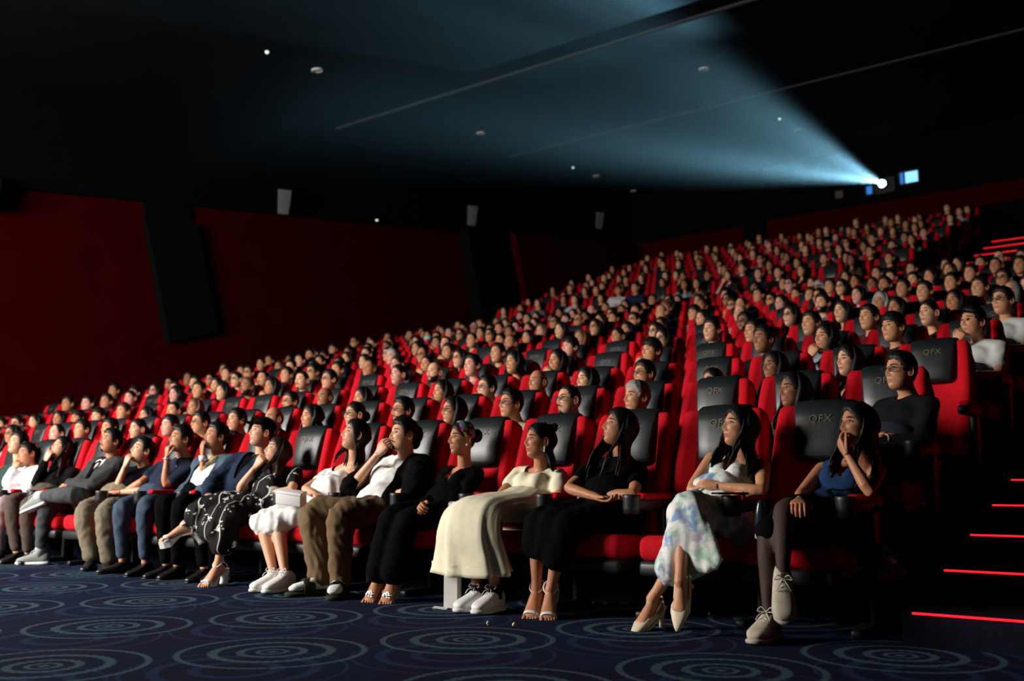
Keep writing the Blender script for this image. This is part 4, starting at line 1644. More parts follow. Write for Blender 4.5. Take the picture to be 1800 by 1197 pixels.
 15: dict(head=(0.3, -0.17, 1.055), neck=(0.245, -0.12, 0.889), rs=(0.015, -0.14, 0.818), ls=(0.506, -0.13, 0.802), re=(0.115, -0.311, 0.638), rh=(-0.183, -0.331, 0.553), rw=(-0.112, -0.326, 0.573), le=(0.585, -0.269, 0.588), lh=(0.359, -0.48, 0.558), lw=(0.413, -0.429, 0.565), pel=(0.13, -0.22, 0.46), rhip=(0.039, -0.222, 0.46), rk=(0.149, -0.6, 0.487), ra=(0.158, -0.55, 0.085), rt=(0.229, -0.682, 0.03), lhip=(0.221, -0.218, 0.46), lk=(0.477, -0.6, 0.461), la=(0.429, -0.55, 0.085), lt=(0.528, -0.663, 0.03)),
}
# ------------------------------------------------------------------ the front row
W_DRESS = cloth('white_cotton', (.80, .79, .76))
CREAM = cloth('cream_chiffon', (.78, .72, .52))
BLACKC = cloth('black_cloth', (.0022, .0022, .0025), spec=.04)
BLACKK = cloth('black_knit', (.0035, .0032, .0032), noise=.4, spec=.04)
NAVYS = cloth('navy_suit', (.010, .020, .042))
BLUES = cloth('blue_grey_suit', (.050, .080, .115))
GREYS = cloth('charcoal_suit', (.034, .035, .037))
GREYP = cloth('grey_trousers', (.055, .060, .062))
KHAKI = cloth('khaki_trousers', (.17, .14, .095))
BROWNP = cloth('brown_cargo_cloth', (.155, .100, .052))
JEANS = cloth('slate_jeans', (.042, .066, .098))
NAVYT = cloth('navy_tee', (.012, .016, .035))
DENIM = cloth('blue_denim', (.012, .035, .10), noise=.4)
WSHIRT = cloth('white_shirt', (.78, .78, .76))
GREENT = cloth('dark_green_knit', (.02, .045, .035))
BROWNT = cloth('dark_brown_cloth', (.07, .05, .04))
PINKS = cloth('pale_pink_cloth', (.45, .30, .32))
FLORALW = ramp_pattern('pastel_floral_print', (.80, .80, .74), [((.36, .58, .44), .47, .60), ((.25, .38, .60), .52, .62), ((.52, .42, .55), .58, .66)], 11)
FLORALB = ramp_pattern('black_sprig_print', (.003, .003, .003), [((.75, .74, .68), 0, 0)], 13, kind='sprig')
SCARF = ramp_pattern('bright_headscarf_print', (.015, .02, .03), [((.60, .03, .22), .52, .56), ((.02, .40, .45), .54, .58), ((.70, .42, .04), .58, .62)], 26)
WLEATHER = mat('white_leather', (.80, .79, .76), .5, .4, bump=.1, bscale=100)
WSOLE = mat('white_rubber', (.72, .71, .66), .7, .3)
GREYSOLE = mat('worn_pale_rubber', (.42, .38, .32), .8, .2, noise=.3)
PUMPM = mat('cream_pump_leather', (.72, .62, .42), .45, .4)
BSHOE = mat('black_shoe_leather', (.012, .011, .011), .3, .5)
SOCKW = cloth('white_sock', (.72, .72, .68))
SOCKB = cloth('black_sock', (.012, .012, .012))
TIGHTS = mat('sheer_black_tights', (.050, .026, .018), .7, .3)
SILVER = mat('silver_jewel', (.75, .75, .75), .25, .5, metal=.8)
PEARL = mat('pearl', (.8, .78, .72), .3, .5)


def Jof(i):
    J = {k: A(v) for k, v in POSE[i].items()}
    c = (J['rs'] + J['ls']) / 2
    w = np.linalg.norm(J['ls'] - J['rs'])
    if w > .40:
        for k in ('rs', 'ls'):
            J[k] = c + (J[k] - c) * .40 / w
    for k in ('pel', 'rhip', 'lhip'):
        J[k] = J[k] + A([0, -.07, .02])
    return J


def person_root(i, label):
    r = thing('person', label, 'person', seat_xy(0, i), 0, 'people sitting in the front row')
    return r


def finish_head(root, J, P, hair, hs, hm=None, az=None, **kw):
    R = J['_R']
    H = J['head']
    if hair:
        g = hair_shell(P, hair, 48, 34)
        if az:
            g.join(long_hair(P, **az))
        if kw.get('bun'):
            for c, r in kw['bun']:
                g.join(ell(c, r, None, 14, 10))
        put('hair', g.xf(R, H), hm or HAIRS[hs], root)


def mk(i, label, P, skin, hair, hs='black', az=None, hands=None, legs=True, feet=None, dyaw=0, dpitch=0, roll=0, bust=0, w=1., lip=LIP, neck=.050, toes=True, bun=None, armk=1., legk=1., target=TARGET, vox=.0085, hm=None, hn=8, pre=None, hsc=.86, hd=None):
    J = Jof(i)
    man = bust == 0
    J['_k'] = .89 if man else .82
    c = (J['rs'] + J['ls']) / 2
    for q in ('rs', 'ls'):
        J[q] = c + (J[q] - c) * (.88 if man else .82) - A([0, 0, .008])
    if pre:
        pre(J)
    loc = seat_xy(0, i)
    J['_R'], J['_yaw'], J['_pitch'] = head_R(J, target, dyaw, dpitch, roll, loc)
    J['_R'] = J['_R'] * (hd or (.86 if man else .82))
    # seat the neck under the skull
    hb = J['head'] + J['_R'] @ A([0, .03, -.10])
    J['neck'] = (J['neck'] * .4 + A([hb[0], hb[1] + .02, J['neck'][2]]) * .6)
    FACE = {0: 'l', 5: 'r', 7: 'r', 9: 'r', 10: 'l', 11: 'r', 13: 'r', 14: 'r'}
    if i in FACE:
        q = FACE[i]
        at = {0: (-.006, -.106, -.098), 5: (-.008, -.120, -.070)}.get(i, (.0, -.100, -.092))
        pm = hand_to_face(J, q, at, {5: .088}.get(i, .072))
        hands[q] = (pm,) + tuple(hands[q][1:])
    root = person_root(i, label)
    b = skin_body(J, P, hands, legs, vox, bust=bust, w=w, feet=feet, toes=toes, neck=neck, armk=armk, legk=legk, hn=hn, hand_scale=hsc)
    put('body', b, [SKIN[skin], lip, EYE, HAIRM if hs == 'black' else HAIRS[hs]], root)
    finish_head(root, J, P, hair, hs, hm, az, bun=bun)
    return root, J


DN = (0, 0, -1)


def heel_sandal(root, J, s, m, platform=0., name='sandal', heel=.085, closed=False, strap=True):
    X, side, U = frame_foot(J[s + 'a'], J[s + 't'])
    a = A(J[s + 'a'])
    hb = a - U * .062 - X * .035           # under the heel of the foot
    ball = a + X * .115 - U * .066
    toe = a + X * .175 - U * .062
    g = loft([[c + side * (w * q) + U * h for q, h in ((-1, 0), (1, 0), (1, -.010 - pf), (-1, -.010 - pf))] for c, w, pf in
              ((hb - X * .028, .020, 0), (hb, .030, 0), (lerp(hb, ball, .5) + U * .006, .026, 0), (ball, .040, platform), (lerp(ball, toe, .6), .038, platform), (toe + X * .006, .022, platform * .9))])
    o = put(name, g, m, root, False)
    down = A([0, 0, -1.]) if a[2] < .16 else nrm(-U * .9 - X * .45)
    hl = hb[2] - .004 if a[2] < .16 else heel
    put('heel', tube([hb - U * .005 - X * .008, hb + down * hl * .6 - X * .006, hb + down * hl], [.020 + platform * .2, .013 + platform * .3, .012 + platform * .4], 10, 2, cap='flat'), m, o)
    if strap:
        c = a + U * .010 - X * .012
        put('strap', tube([c + (side * math.cos(t) * .036 + X * math.sin(t) * .040 - U * .012 * math.sin(t)) for t in np.linspace(0, 2 * PI, 13)], .0042, 6, 1, cap=None)
            .join(tube([hb + side * .026, hb + side * .03 + U * .03 - X * .01, c - X * .034], .004, 6, 2))
            .join(tube([hb - side * .026, hb - side * .03 + U * .03 - X * .01, c - X * .034], .004, 6, 2)), m, o)
        q = ball + X * .012
        put('strap', tube([q + side * .040 - U * .004, q + side * .030 + U * .026, q + U * .034, q - side * .030 + U * .026, q - side * .040 - U * .004], [(.010 + platform * .2, .0035)] * 5, 8, 3, up=X), m, o)
    return o


def pump(root, J, s, m):
    a = A(J[s + 'a'])
    X, side, U = frame_foot(J[s + 'a'], J[s + 't'])
    b = a - U * .078
    g = shoe_loft(b, X, side, U, [(.02, .004, .030, .020), (.05, .0, .036, .032), (.09, .0, .042, .044), (.12, .0, .040, .040), (.155, .0, .028, .028), (.185, .002, .014, .016), (.20, .003, .005, .008)])
    o = put('pump', g, m, root)
    hb = a - U * .066 - X * .03
    put('sole', loft([[c + side * (w * q) + U * h for q, h in ((-1, 0), (1, 0), (1, -.007), (-1, -.007))] for c, w in ((hb - X * .02, .018), (hb + X * .01, .026), (b + X * .04, .030), (b + X * .10, .038), (b + X * .19, .008))]), m, o, False)
    down = A([0, 0, -1.]) if a[2] < .16 else nrm(-U * .95 - X * .3)
    hl = (hb[2] - .004) if a[2] < .16 else .07
    put('heel', tube([hb - U * .004, hb + down * hl * .55, hb + down * hl], [.019, .011, .012], 10, 2, cap='flat'), m, o)
    c = hb + U * .045 - X * .014
    put('strap', tube([b + X * .055 + side * .034 + U * .028, c + side * .030 + X * .02, c - X * .012, c - side * .030 + X * .02, b + X * .055 - side * .034 + U * .028], [(.005, .0025)] * 5, 6, 4), m, o)
    put('heel_cup', tube([hb + side * .026 + U * .004 + X * .01, hb - X * .026 + U * .012, hb - side * .026 + U * .004 + X * .01], [(.012, .003)] * 3, 8, 3, up=U), m, o)
    return o


# ---- seat 0: woman in navy denim-blue top, legs crossed, black tights
def pre0(J):
    J['rt'] = J['ra'] + A([.0, -.13, -.06])
    J['lw'] = J['lw'] + A([-.01, -.03, -.03])
    J['lh'] = J['lh'] + A([-.045, -.04, -.045])
r, J = mk(0, 'woman at the aisle end, hand on her mouth, in navy top and black tights', dict(w=.071, jaw=.26, nose=.95), 2, 'long', az=dict(length=.34, seed=4, wave=1, part=.0, az0=94), bust=1, w=.95,
          hands=dict(r=(DN, .45), l=((-.6, .5, .1), .75)), dyaw=6, dpitch=-4, legk=.92, pre=pre0, armk=.92)
put('top', top_geo(J, .010, 0, .95, 1, 'sleeveless', seed=3), DENIM, r)
put('skirt', skirt_geo(J, .92, .80, .02, 0, seed=4, top=.03), BLACKC, r)
g = G()
for s in 'rl':
    g.join(leg_parts(J, s, .004, .6, 2., .92))
put('tights', remesh(g, .011, 3), TIGHTS, r)
for s in 'rl':
    sneaker(r, J, s, mat('cream_knit_shoe', (.50, .44, .34), .85, .2, noise=.25, nscale=30), GREYSOLE, mat('lace_cream', (.62, .58, .48), .9, .1), 'lace_up_shoe', .92)
put('shoulder_strap', tube([J['ls'] + A([-.02, -.02, .055]), J['ls'] + A([-.08, -.13, -.08]), J['pel'] + A([.05, -.13, .14]), J['pel'] + A([.14, -.12, .04])], [(.011, .003)] * 4, 8, 3), BLACKC, r)
put('buckle', tube([J['ls'] + A([-.105 + .014 * x, -.158, -.17 + .016 * z]) for x, z in ((-1, -1), (1, -1), (1, 1), (-1, 1), (-1, -1))], .0022, 6, 1), mat('brass', (.7, .55, .25), .3, .5, metal=.9), r)

# ---- seat 1: woman in sleeveless pastel floral dress
def pre1(J):
    J['rt'] = J['ra'] + A([-.04, -.15, -.085])
    J['lt'] = J['la'] + A([.01, -.09, -.13])
r, J = mk(1, 'woman in a sleeveless pastel floral dress, arms folded and legs crossed', dict(w=.072, jaw=.22), 1, 'long', az=dict(length=.30, seed=9, wave=1, part=.01, az0=94), bust=1, w=.95,
          hands=dict(r=((0, 0, 1), .3), l=((.2, .5, -.8), .35)), feet='rl', toes=False, dyaw=2, dpitch=0, pre=pre1, armk=.97)
put('bodice', top_geo(J, .012, 0, .95, 1, 'sleeveless', seed=5, fold=0.0028, armk=1.), FLORALW, r)
ex = [tube([lerp(J['lk'], J['la'], .1), lerp(J['lk'], J['la'], .45) + A([.03, .02, 0]), lerp(J['lk'], J['la'], .80) + A([.07, .05, -.02])], [(.10, .06), (.13, .055), (.15, .03)], 14, 3, up=(1, -.3, 0)),
      tube([lerp(J['rk'], J['ra'], 0), lerp(J['rk'], J['ra'], .35), lerp(J['rk'], J['ra'], .55)], [.07, .085, .09], 14, 3)]
put('skirt', skirt_geo(J, 1.45, 1.42, .016, .05, seed=8, extra=ex, fold=0.0050), FLORALW, r)
for s in 'rl':
    pump(r, J, s, PUMPM)
R1 = J['_R']
put('earring', tube([J['head'] + R1 @ A([.077, .0, -.030 - q * .006 + .012 * (1 - math.cos(q * 1.04))]) + R1 @ A([0, .012 * math.sin(q * 1.04), 0]) for q in range(7)], .0016, 5, 1), SILVER, r)

# ---- seat 2: woman with long hair in black top and skirt
r, J = mk(2, 'woman with very long dark hair in black top and skirt, arms folded, looking up', dict(w=.071, jaw=.24), 2, 'long', az=dict(length=.40, seed=5, wave=0, part=.0, az0=97, front=1), bust=1,
          hands=dict(r=((0, 0, 1), .3), l=((.1, .4, -.9), .35)), feet='rl', dpitch=5, dyaw=-4)
put('top', top_geo(J, .012, .55, 1, 1, 'crew', seed=6), BLACKC, r)
put('skirt', skirt_geo(J, 1.36, 1.46, .026, .04, seed=12), BLACKC, r)
put('bracelet', tube([J['lw'] + .026 * (A([0, math.cos(t), math.sin(t)])) for t in np.linspace(0, 2 * PI, 13)], .004, 6, 1), BLACKPL if False else M_BLACKPL, r)
for s in 'rl':
    heel_sandal(r, J, s, WLEATHER)
tag(put('patterned_cloth', folds(remesh(rbox((.16, .10, .05), .02, (.06, -.42, .515)), .009, 3), .008, .03, 4), ramp_pattern('small_bright_print', (.05, .05, .08), [((.5, .04, .08), .5, .54), ((.05, .4, .35), .52, .56), ((.7, .7, .6), .58, .62)], 60), r), None)

# ---- seat 3: woman in cream dress
r, J = mk(3, 'woman in a cream puff-sleeved dress with white trainers, hands folded in her lap', dict(w=.073, jaw=.20, lip=1.2), 2, 'tied', bust=1, w=1.0,
          hands=dict(r=(DN, .4), l=((0, .3, -1), .4)), feet=None, dyaw=6, dpitch=-6,
          az=dict(length=.20, seed=12, az0=116, az1=250, front=0))
Rh = J['_R']
put('hair_bow', ell((-.02, .085, .105), (.045, .02, .028), None, 12, 8).join(ell((.045, .085, .105), (.04, .02, .030), None, 12, 8)).xf(Rh, J['head']), BLACKC, r)
for q in range(3):
    put('earring', ell(Rh @ A([.078, .006, -.040 - q * .013]) + J['head'], (.0055, .0055, .0055), None, 8, 6), PEARL, r)
put('bodice', top_geo(J, .012, .42, 1.0, 1, 'scoop', seed=15, puff=.054, fold=0.0028), CREAM, r)
km = (J['rk'] + J['lk']) / 2
rip = lambda th, t: 1 + (.015 + .16 * max(0, t - .42)) * np.sin(7 * th + 1.2) + .10 * max(0, t - .4) * np.sin(12 * th + 5 * t) + .02 * np.sin(17 * th + 9 * t)
sk = tube([J['pel'] + A([0, .0, .06]), J['pel'] + A([.0, -.12, .035]), lerp(J['pel'], km, .75) + A([0, 0, .02]), km + A([0, -.045, -.005]), km + A([0, -.085, -.10]), km + A([0, -.07, -.20]), km + A([0, -.055, -.305])],
          [(.165, .10), (.185, .095), (.180, .085), (.180, .080), (.195, .085), (.215, .095), (.235, .11)], 56, 5, up=(1, 0, 0), cap='hem', ripple=rip)
put('skirt', sk, CREAM, r)
put('lining', tube([km + A([0, -.02, -.02]), km + A([0, -.05, -.12]), km + A([0, -.045, -.30])], [(.15, .06), (.17, .07), (.18, .08)], 28, 4, up=(1, 0, 0), cap='hem'), W_DRESS, r)
for s in 'rl':
    sneaker(r, J, s, WLEATHER, WSOLE, WSOLE, 'trainer', .92)
    put('sock', tube([J[s + 'a'] + A([0, .0, -.02]), J[s + 'a'] + A([0, 0, .045])], [.042, .040], 14, 2, cap='flat'), SOCKB, r)
put('watch', tube([J['lw'] + .027 * (A([.2 * math.sin(t), math.cos(t), math.sin(t)])) for t in np.linspace(0, 2 * PI, 13)], [(.009, .003)] * 13, 8, 1), mat('brown_strap', (.06, .03, .015), .5), r)

# ---- seat 4: woman in black with bright headscarf
r, J = mk(4, 'woman in black with a bright patterned headband, hands clasped', dict(w=.069, jaw=.26), 2, 'tied', bust=1, w=.92,
          hands=dict(r=((.7, .2, -.5), .55), l=((-.7, .2, -.5), .5)), feet='rl', dyaw=6, dpitch=-8, armk=.85,
          bun=[((.0, .115, .035), (.05, .045, .05))])
Rh = J['_R']
sc = hair_shell(dict(w=.078), 'tied', 48, 34, 3)
sc = sc.xf(np.eye(3) * 1.05, (0, .004, 0))
V = sc.verts()
sc.N = np.zeros_like(V)
sc = cut(sc, lambda c: (c[:, 2] < .004) | (c[:, 1] > .070) | (c[:, 1] < -.052) | ((c[:, 1] < -.02) & (c[:, 2] < .045)))
put('headscarf', sc.xf(Rh, J['head']), SCARF, r)
put('earring', ell(Rh @ A([.076, .004, -.042]) + J['head'], (.006, .006, .008), None, 8, 6), PEARL, r)
put('blouse', top_geo(J, .013, 1.55, .95, 1, 'v', seed=21, fold=0.0033), BLACKC, r)
put('trousers', pants_geo(J, .020, end=1.90, seed=31, flare=.035), BLACKC, r)
for s in 'rl':
    o = heel_sandal(r, J, s, mat('clear_sandal', (.25, .2, .18), .1, .5), 0, 'sandal', .085, strap=False)
    X, side, U = frame_foot(J[s + 'a'], J[s + 't'])
    q = A(J[s + 'a']) + X * .115 - U * .028
    gj = G()
    rs = np.random.RandomState(3)
    for k in range(26):
        v = rs.uniform(-1, 1, 2)
        gj.join(ell(q + X * v[0] * .022 + side * v[1] * .030 + U * (.004 - .012 * v[1] ** 2), (.0055, .0055, .0045), None, 6, 4))
    put('jewels', gj, SILVER, o, False)

# ---- seat 5: man in black cardigan, white tee, brown trousers
def pre5(J):
    J['rw'] = J['rw'] + A([.03, .0, -.005])
    J['rh'] = J['rh'] + A([.065, -.01, -.015])
    J['rt'] = J['ra'] + A([-.05, -.14, -.055])
r, J = mk(5, 'man in a white tee under a black cardigan with brown trousers, hand at his mouth', dict(w=.078, jaw=.14, chin=1.1), 0, 'short', w=1.08, lip=LIPM, neck=.058,
          hands=dict(r=((.5, .6, -.3), .55), l=((0, 0, -1), .45)), legs=True, dyaw=6, dpitch=-6, pre=pre5, hm=HAIRM, hsc=.92)
Rh = J['_R']
put('hair_back', ell((0, .105, .015), (.062, .045, .07), None, 16, 10).join(ell((0, .10, -.04), (.055, .035, .05), None, 14, 8)).xf(Rh, J['head']), HAIRM, r)
put('beard', beard_geo(dict(w=.078, jaw=.14), full=False).xf(Rh, J['head']), HAIRM, r)
put('tee', top_geo(J, .026, .3, 1.16, 0, 'crew', seed=2, fold=.0033, d=1.35), W_DRESS, r)
J['_open'] = (.0, .118)
put('cardigan', top_geo(J, .044, 1.0, 1.14, 0, 'open', seed=7, fold=.0039, d=1.32, armk=1.05), BLACKK, r)
put('trousers', pants_geo(J, .030, end=1.95, seed=8, fold=0.0060, flare=.012, k=1.05, w=1.05), BROWNP, r)
for s in 'rl':
    a = A(J[s + 'a'])
    X, side, U = frame_foot(a, J[s + 't'])
    X = nrm([X[0], X[1], 0])
    side = nrm(np.cross([0, 0, 1.], X))
    U = A([0, 0, 1.])
    b = A([a[0], a[1], .03])
    put('sock', shoe_loft(b, X, side, U, [(-.065, .004, .024, .05), (-.04, .002, .033, .085), (.0, .002, .036, .095), (.05, .002, .038, .075), (.11, .002, .043, .050), (.16, .002, .038, .040), (.19, .004, .02, .022)]), SOCKW, r)
    o = put('slide', shoe_loft(b, X, side, U, [(-.085, -.03, .030, .03), (-.06, -.03, .042, .032), (.04, -.03, .045, .030), (.13, -.03, .052, .028), (.19, -.03, .044, .028), (.215, -.03, .02, .026)]), mat('dark_olive_rubber', (.022, .028, .018), .8, .2), r)
    put('slide_strap', tube([b + X * .085 - side * .048 - U * .015, b + X * .085 - side * .046 + U * .03, b + X * .08 + U * .066, b + X * .085 + side * .046 + U * .03, b + X * .085 + side * .048 - U * .015], [(.036, .006)] * 5, 10, 3, up=X), MATS['dark_olive_rubber'], o)
put('bracelet', tube([J['rw'] + .031 * A([math.cos(t), math.sin(t) * .8, math.sin(t) * .3]) for t in np.linspace(0, 2 * PI, 14)], .0028, 5, 1), PEARL, r)

# ---- seat 6: woman in white dress
r, J = mk(6, 'woman with straight black hair in a short white puff-sleeved dress, white box on her lap', dict(w=.071, jaw=.22), 0, 'long', az=dict(length=.24, seed=6, wave=0, part=.0, az0=104, az1=278, front=0), bust=1, w=.95,
          hands=dict(r=(DN, .35), l=((0, .2, -1), .35)), dpitch=5, dyaw=-2, feet=None)
put('bodice', top_geo(J, .012, .42, .95, 1, 'scoop', seed=25, puff=.058, fold=0.0028), W_DRESS, r)
put('skirt', skirt_geo(J, 1.05, 1.06, .026, .3, seed=27, fold=0.0044), W_DRESS, r)
for s in 'rl':
    sneaker(r, J, s, WLEATHER, WSOLE, WSOLE, 'trainer', 1.05)
    put('sock', tube([J[s + 'a'] + A([0, .0, -.02]), J[s + 'a'] + A([0, 0, .035])], [.044, .042], 14, 2, cap='flat'), SOCKW, r)

# ---- seat 7: woman in black sprigged dress leaning to her neighbour, legs crossed
def pre7(J):
    J['lt'] = J['la'] + A([-.10, -.13, -.05])
    J['rt'] = J['ra'] + A([.02, -.14, -.075])
r, J = mk(7, 'woman in a black dress with white sprigs and white platform heels, leaning on her hand', dict(w=.070, jaw=.24), 0, 'long', 'dark brown', az=dict(length=.27, seed=16, wave=0, part=.01, az0=92), bust=1, w=.95,
          hands=dict(r=((.5, .6, -.2), .75), l=((0, .2, -1), .4)), feet='rl', dpitch=8, roll=-10, pre=pre7, hm=HAIRB)
put('bodice', top_geo(J, .013, .62, .97, 1, 'scoop', seed=35, fold=0.0028), FLORALB, r)
put('skirt', skirt_geo(J, 1.5, 1.62, .028, .05, seed=37, fold=0.0050), FLORALB, r)
for s in 'rl':
    heel_sandal(r, J, s, WLEATHER, .038, 'platform_sandal', .10)

# ---- seat 8: man in navy suit and black cap
r, J = mk(8, 'man in a black baseball cap and navy suit, looking up', dict(w=.074, jaw=.20), 0, 'buzz', w=1.05, lip=LIPM, neck=.056,
          hands=dict(r=(DN, .4), l=(DN, .4)), dpitch=0, vox=.011, hn=6)
Rh = J['_R']
cp = ell((0, .008, .052), (.088, .108, .088), None, 24, 14)
cp.N = None
cp = cut(G().add(cp.verts(), [f if len(f) == 4 else (f[0], f[1], f[2], f[2]) for f in cp.F]), lambda c: c[:, 2] < .045 - .012 * c[:, 1] / .1)
capg = G()
capg.add(cp.verts(), [tuple(dict.fromkeys(f)) for f in cp.F])
put('cap', capg.xf(Rh, J['head']), BLACKC, r)
put('cap_brim', tube([A([-.062, -.075, .052]), A([-.035, -.125, .058]), A([0, -.142, .062]), A([.035, -.125, .058]), A([.062, -.075, .052])], [(.004, .012), (.005, .034), (.005, .045), (.005, .034), (.004, .012)], 10, 3, up=(0, 0, 1)).xf(Rh, J['head']), BLACKC, r)
put('shirt', top_geo(J, .014, .3, 1.05, 0, 'crew', seed=40, vox=.013), BLACKC, r)
put('suit_jacket', top_geo(J, .030, 1.85, 1.08, 0, 'lapel', seed=41, vox=.013, fold=0.0039, armk=1.1), NAVYS, r)
put('trousers', pants_geo(J, .020, end=1.9, seed=42, vox=.014), BLACKC, r)
for s in 'rl':
    dress_shoe(r, J, s, BSHOE)

# ---- seat 9: man in blue-grey suit with cream scarf
r, J = mk(9, 'man in a blue-grey suit jacket with a cream scarf, fingers on his chin', dict(w=.077, jaw=.15), 2, 'short', w=1.08, lip=LIPM, neck=.058,
          hands=dict(r=((.5, .6, -.2), .55), l=(DN, .4)), dpitch=0, vox=.011, hn=6)
put('goatee', beard_geo(dict(w=.077, jaw=.15), full=False).xf(J['_R'], J['head']), HAIRM, r)
put('shirt', top_geo(J, .018, .3, 1.05, 0, 'crew', seed=44, vox=.013), WSHIRT, r)
put('suit_jacket', top_geo(J, .032, 1.82, 1.08, 0, 'open', seed=45, vox=.013, fold=0.0039, armk=1.1), BLUES, r)
nk = J['neck']
put('scarf', folds(remesh(tube([nk + A([.07, .03, .0]), nk + A([.055, -.06, -.03]), nk + A([.0, -.10, -.07]), nk + A([-.03, -.13, -.16]), nk + A([-.05, -.16, -.24])], [.02, .024, .026, .030, .024], 10, 3)
    .join(tube([nk + A([-.07, .03, .0]), nk + A([-.06, -.06, -.03]), nk + A([.0, -.11, -.08]), nk + A([.02, -.13, -.16])], [.02, .024, .024, .018], 10, 3)), .009, 2), .004, .04, 3), cloth('cream_scarf', (.62, .50, .28)), r)
put('cuff', tube([lerp(J['re'], J['rw'], .78), lerp(J['re'], J['rw'], .96)], [.030, .031], 12, 1, cap='flat'), WSHIRT, r)
put('trousers', pants_geo(J, .020, end=1.9, seed=46, vox=.014), BLACKC, r)
for s in 'rl':
    dress_shoe(r, J, s, BSHOE)

# ---- seat 10: man in navy tee with watch
r, J = mk(10, 'man in a navy tee and slate jeans with a silver wristwatch, fist on his lips', dict(w=.076, jaw=.16), 2, 'short', w=1.06, lip=LIPM, neck=.056,
          hands=dict(r=(DN, .3), l=((-.3, .9, -.2), .95)), dpitch=-2, vox=.011, hn=6)
put('tee', top_geo(J, .016, .62, 1.08, 0, 'crew', seed=50, vox=.013), NAVYT, r)
put('jeans', pants_geo(J, .018, end=1.86, seed=51, vox=.013, fold=0.0033), JEANS, r)
dv = nrm(J['lw'] - J['le'])
wr = J['lw'] - dv * .015
sd = nrm(np.cross(dv, [0, 1, 0]))
o2 = np.cross(dv, sd)
w_ = put('wristwatch', tube([wr + .028 * (sd * math.cos(t) + o2 * math.sin(t)) for t in np.linspace(0, 2 * PI, 14)], [(.008, .003)] * 14, 8, 1, cap=None), SILVER, r)
put('watch_face', ell(wr + A([.022, -.014, .0]), (.008, .018, .018), None, 12, 8), SILVER, w_)
for s in 'rl':
    dress_shoe(r, J, s, BSHOE)

# ---- seat 11: man in black tee, khaki trousers
r, J = mk(11, 'young man in a black tee and khaki trousers, leaning his chin on his hand', dict(w=.073, jaw=.20), 0, 'short', w=1.0, lip=LIPM, neck=.054,
          hands=dict(r=((.3, .9, -.2), .9), l=(DN, .4)), dpitch=6, vox=.011, hn=6)
put('tee', top_geo(J, .014, .6, 1.02, 0, 'crew', seed=55, vox=.013), BLACKC, r)
put('trousers', pants_geo(J, .026, end=1.93, seed=56, vox=.013, fold=0.0050, flare=.015), KHAKI, r)
for s in 'rl':
    dress_shoe(r, J, s, BSHOE)

# ---- seat 12: man in charcoal suit, ankle on knee
r, J = mk(12, 'man with a goatee in a charcoal suit and tie, one ankle on his knee', dict(w=.077, jaw=.14), 2, 'short', w=1.05, lip=LIPM, neck=.056,
          hands=dict(r=((.6, 0, -.8), .55), l=((-.6, 0, -.8), .5)), dpitch=0, vox=.011, hn=6)
put('goatee', beard_geo(dict(w=.077, jaw=.14), full=False).xf(J['_R'], J['head']), HAIRM, r)
put('shirt', top_geo(J, .016, .3, 1.05, 0, 'crew', seed=60, vox=.013), WSHIRT, r)
put('suit_jacket', top_geo(J, .030, 1.80, 1.08, 0, 'lapel', seed=61, vox=.013, fold=0.0039, armk=1.1), GREYS, r)
nk = J['neck']
O_, X_, F_, U_ = chest_frame(J)
bs = lerp(J['rs'], J['ls'], .5)
put('tie', tube([bs + F_ * .085 + U_ * .0, bs + F_ * .112 - U_ * .04, bs + F_ * .125 - U_ * .16, bs + F_ * .125 - U_ * .24], [(.014, .008), (.016, .006), (.024, .005), (.028, .004)], 8, 2, up=X_), BLACKC, r)
put('trousers', pants_geo(J, .022, end=1.80, seed=62, vox=.013, fold=0.0039), GREYP, r)
for s in 'rl':
    sneaker(r, J, s, mat('grey_white_trainer', (.24, .25, .23), .7, .2), WSOLE, WSOLE, 'trainer')
    put('sock', tube([lerp(J[s + 'k'], J[s + 'a'], .76), lerp(J[s + 'k'], J[s + 'a'], 1.02)], [.046, .044], 12, 1, cap='flat'), cloth('grey_sock', (.35, .36, .36)), r)

# ---- seat 13: woman in black with long black hair
r, J = mk(13, 'woman in black with long black hair, chin resting on her hand, black buckled shoe', dict(w=.070, jaw=.25), 0, 'long', az=dict(length=.33, seed=19, wave=0, part=.0, az0=98), bust=1,
          hands=dict(r=((.4, .7, -.2), .8), l=(DN, .4)), dpitch=8, vox=.012, hn=6)
put('top', top_geo(J, .014, 1.85, 1, 1, 'crew', seed=65, vox=.013), cloth('black_jersey', (.004, .0035, .0035), spec=.05), r)
put('trousers', pants_geo(J, .020, end=1.9, seed=66, vox=.014), BROWNT, r)
for s in 'rl':
    o = dress_shoe(r, J, s, BSHOE)
put('buckle', ell(J['lt'] + A([0, .09, .05]), (.016, .012, .010), None, 8, 6), mat('brass', (.7, .55, .25)), r)

# ---- seat 14: person in white shirt leaning on a hand
r, J = mk(14, 'person in white shirt and pale pink trousers, head resting on hand', dict(w=.071, jaw=.22), 2, 'short', w=.98, lip=LIPM,
          hands=dict(r=((.4, .7, -.2), .8), l=(DN, .4)), dpitch=-6, roll=-14, vox=.012, hn=6)
put('shirt', top_geo(J, .020, 1.88, 1, 0, 'crew', seed=70, vox=.013, fold=0.0044), WSHIRT, r)
put('trousers', pants_geo(J, .024, end=1.9, seed=71, vox=.014, fold=0.0050), PINKS, r)
for s in 'rl':
    dress_shoe(r, J, s, BSHOE)

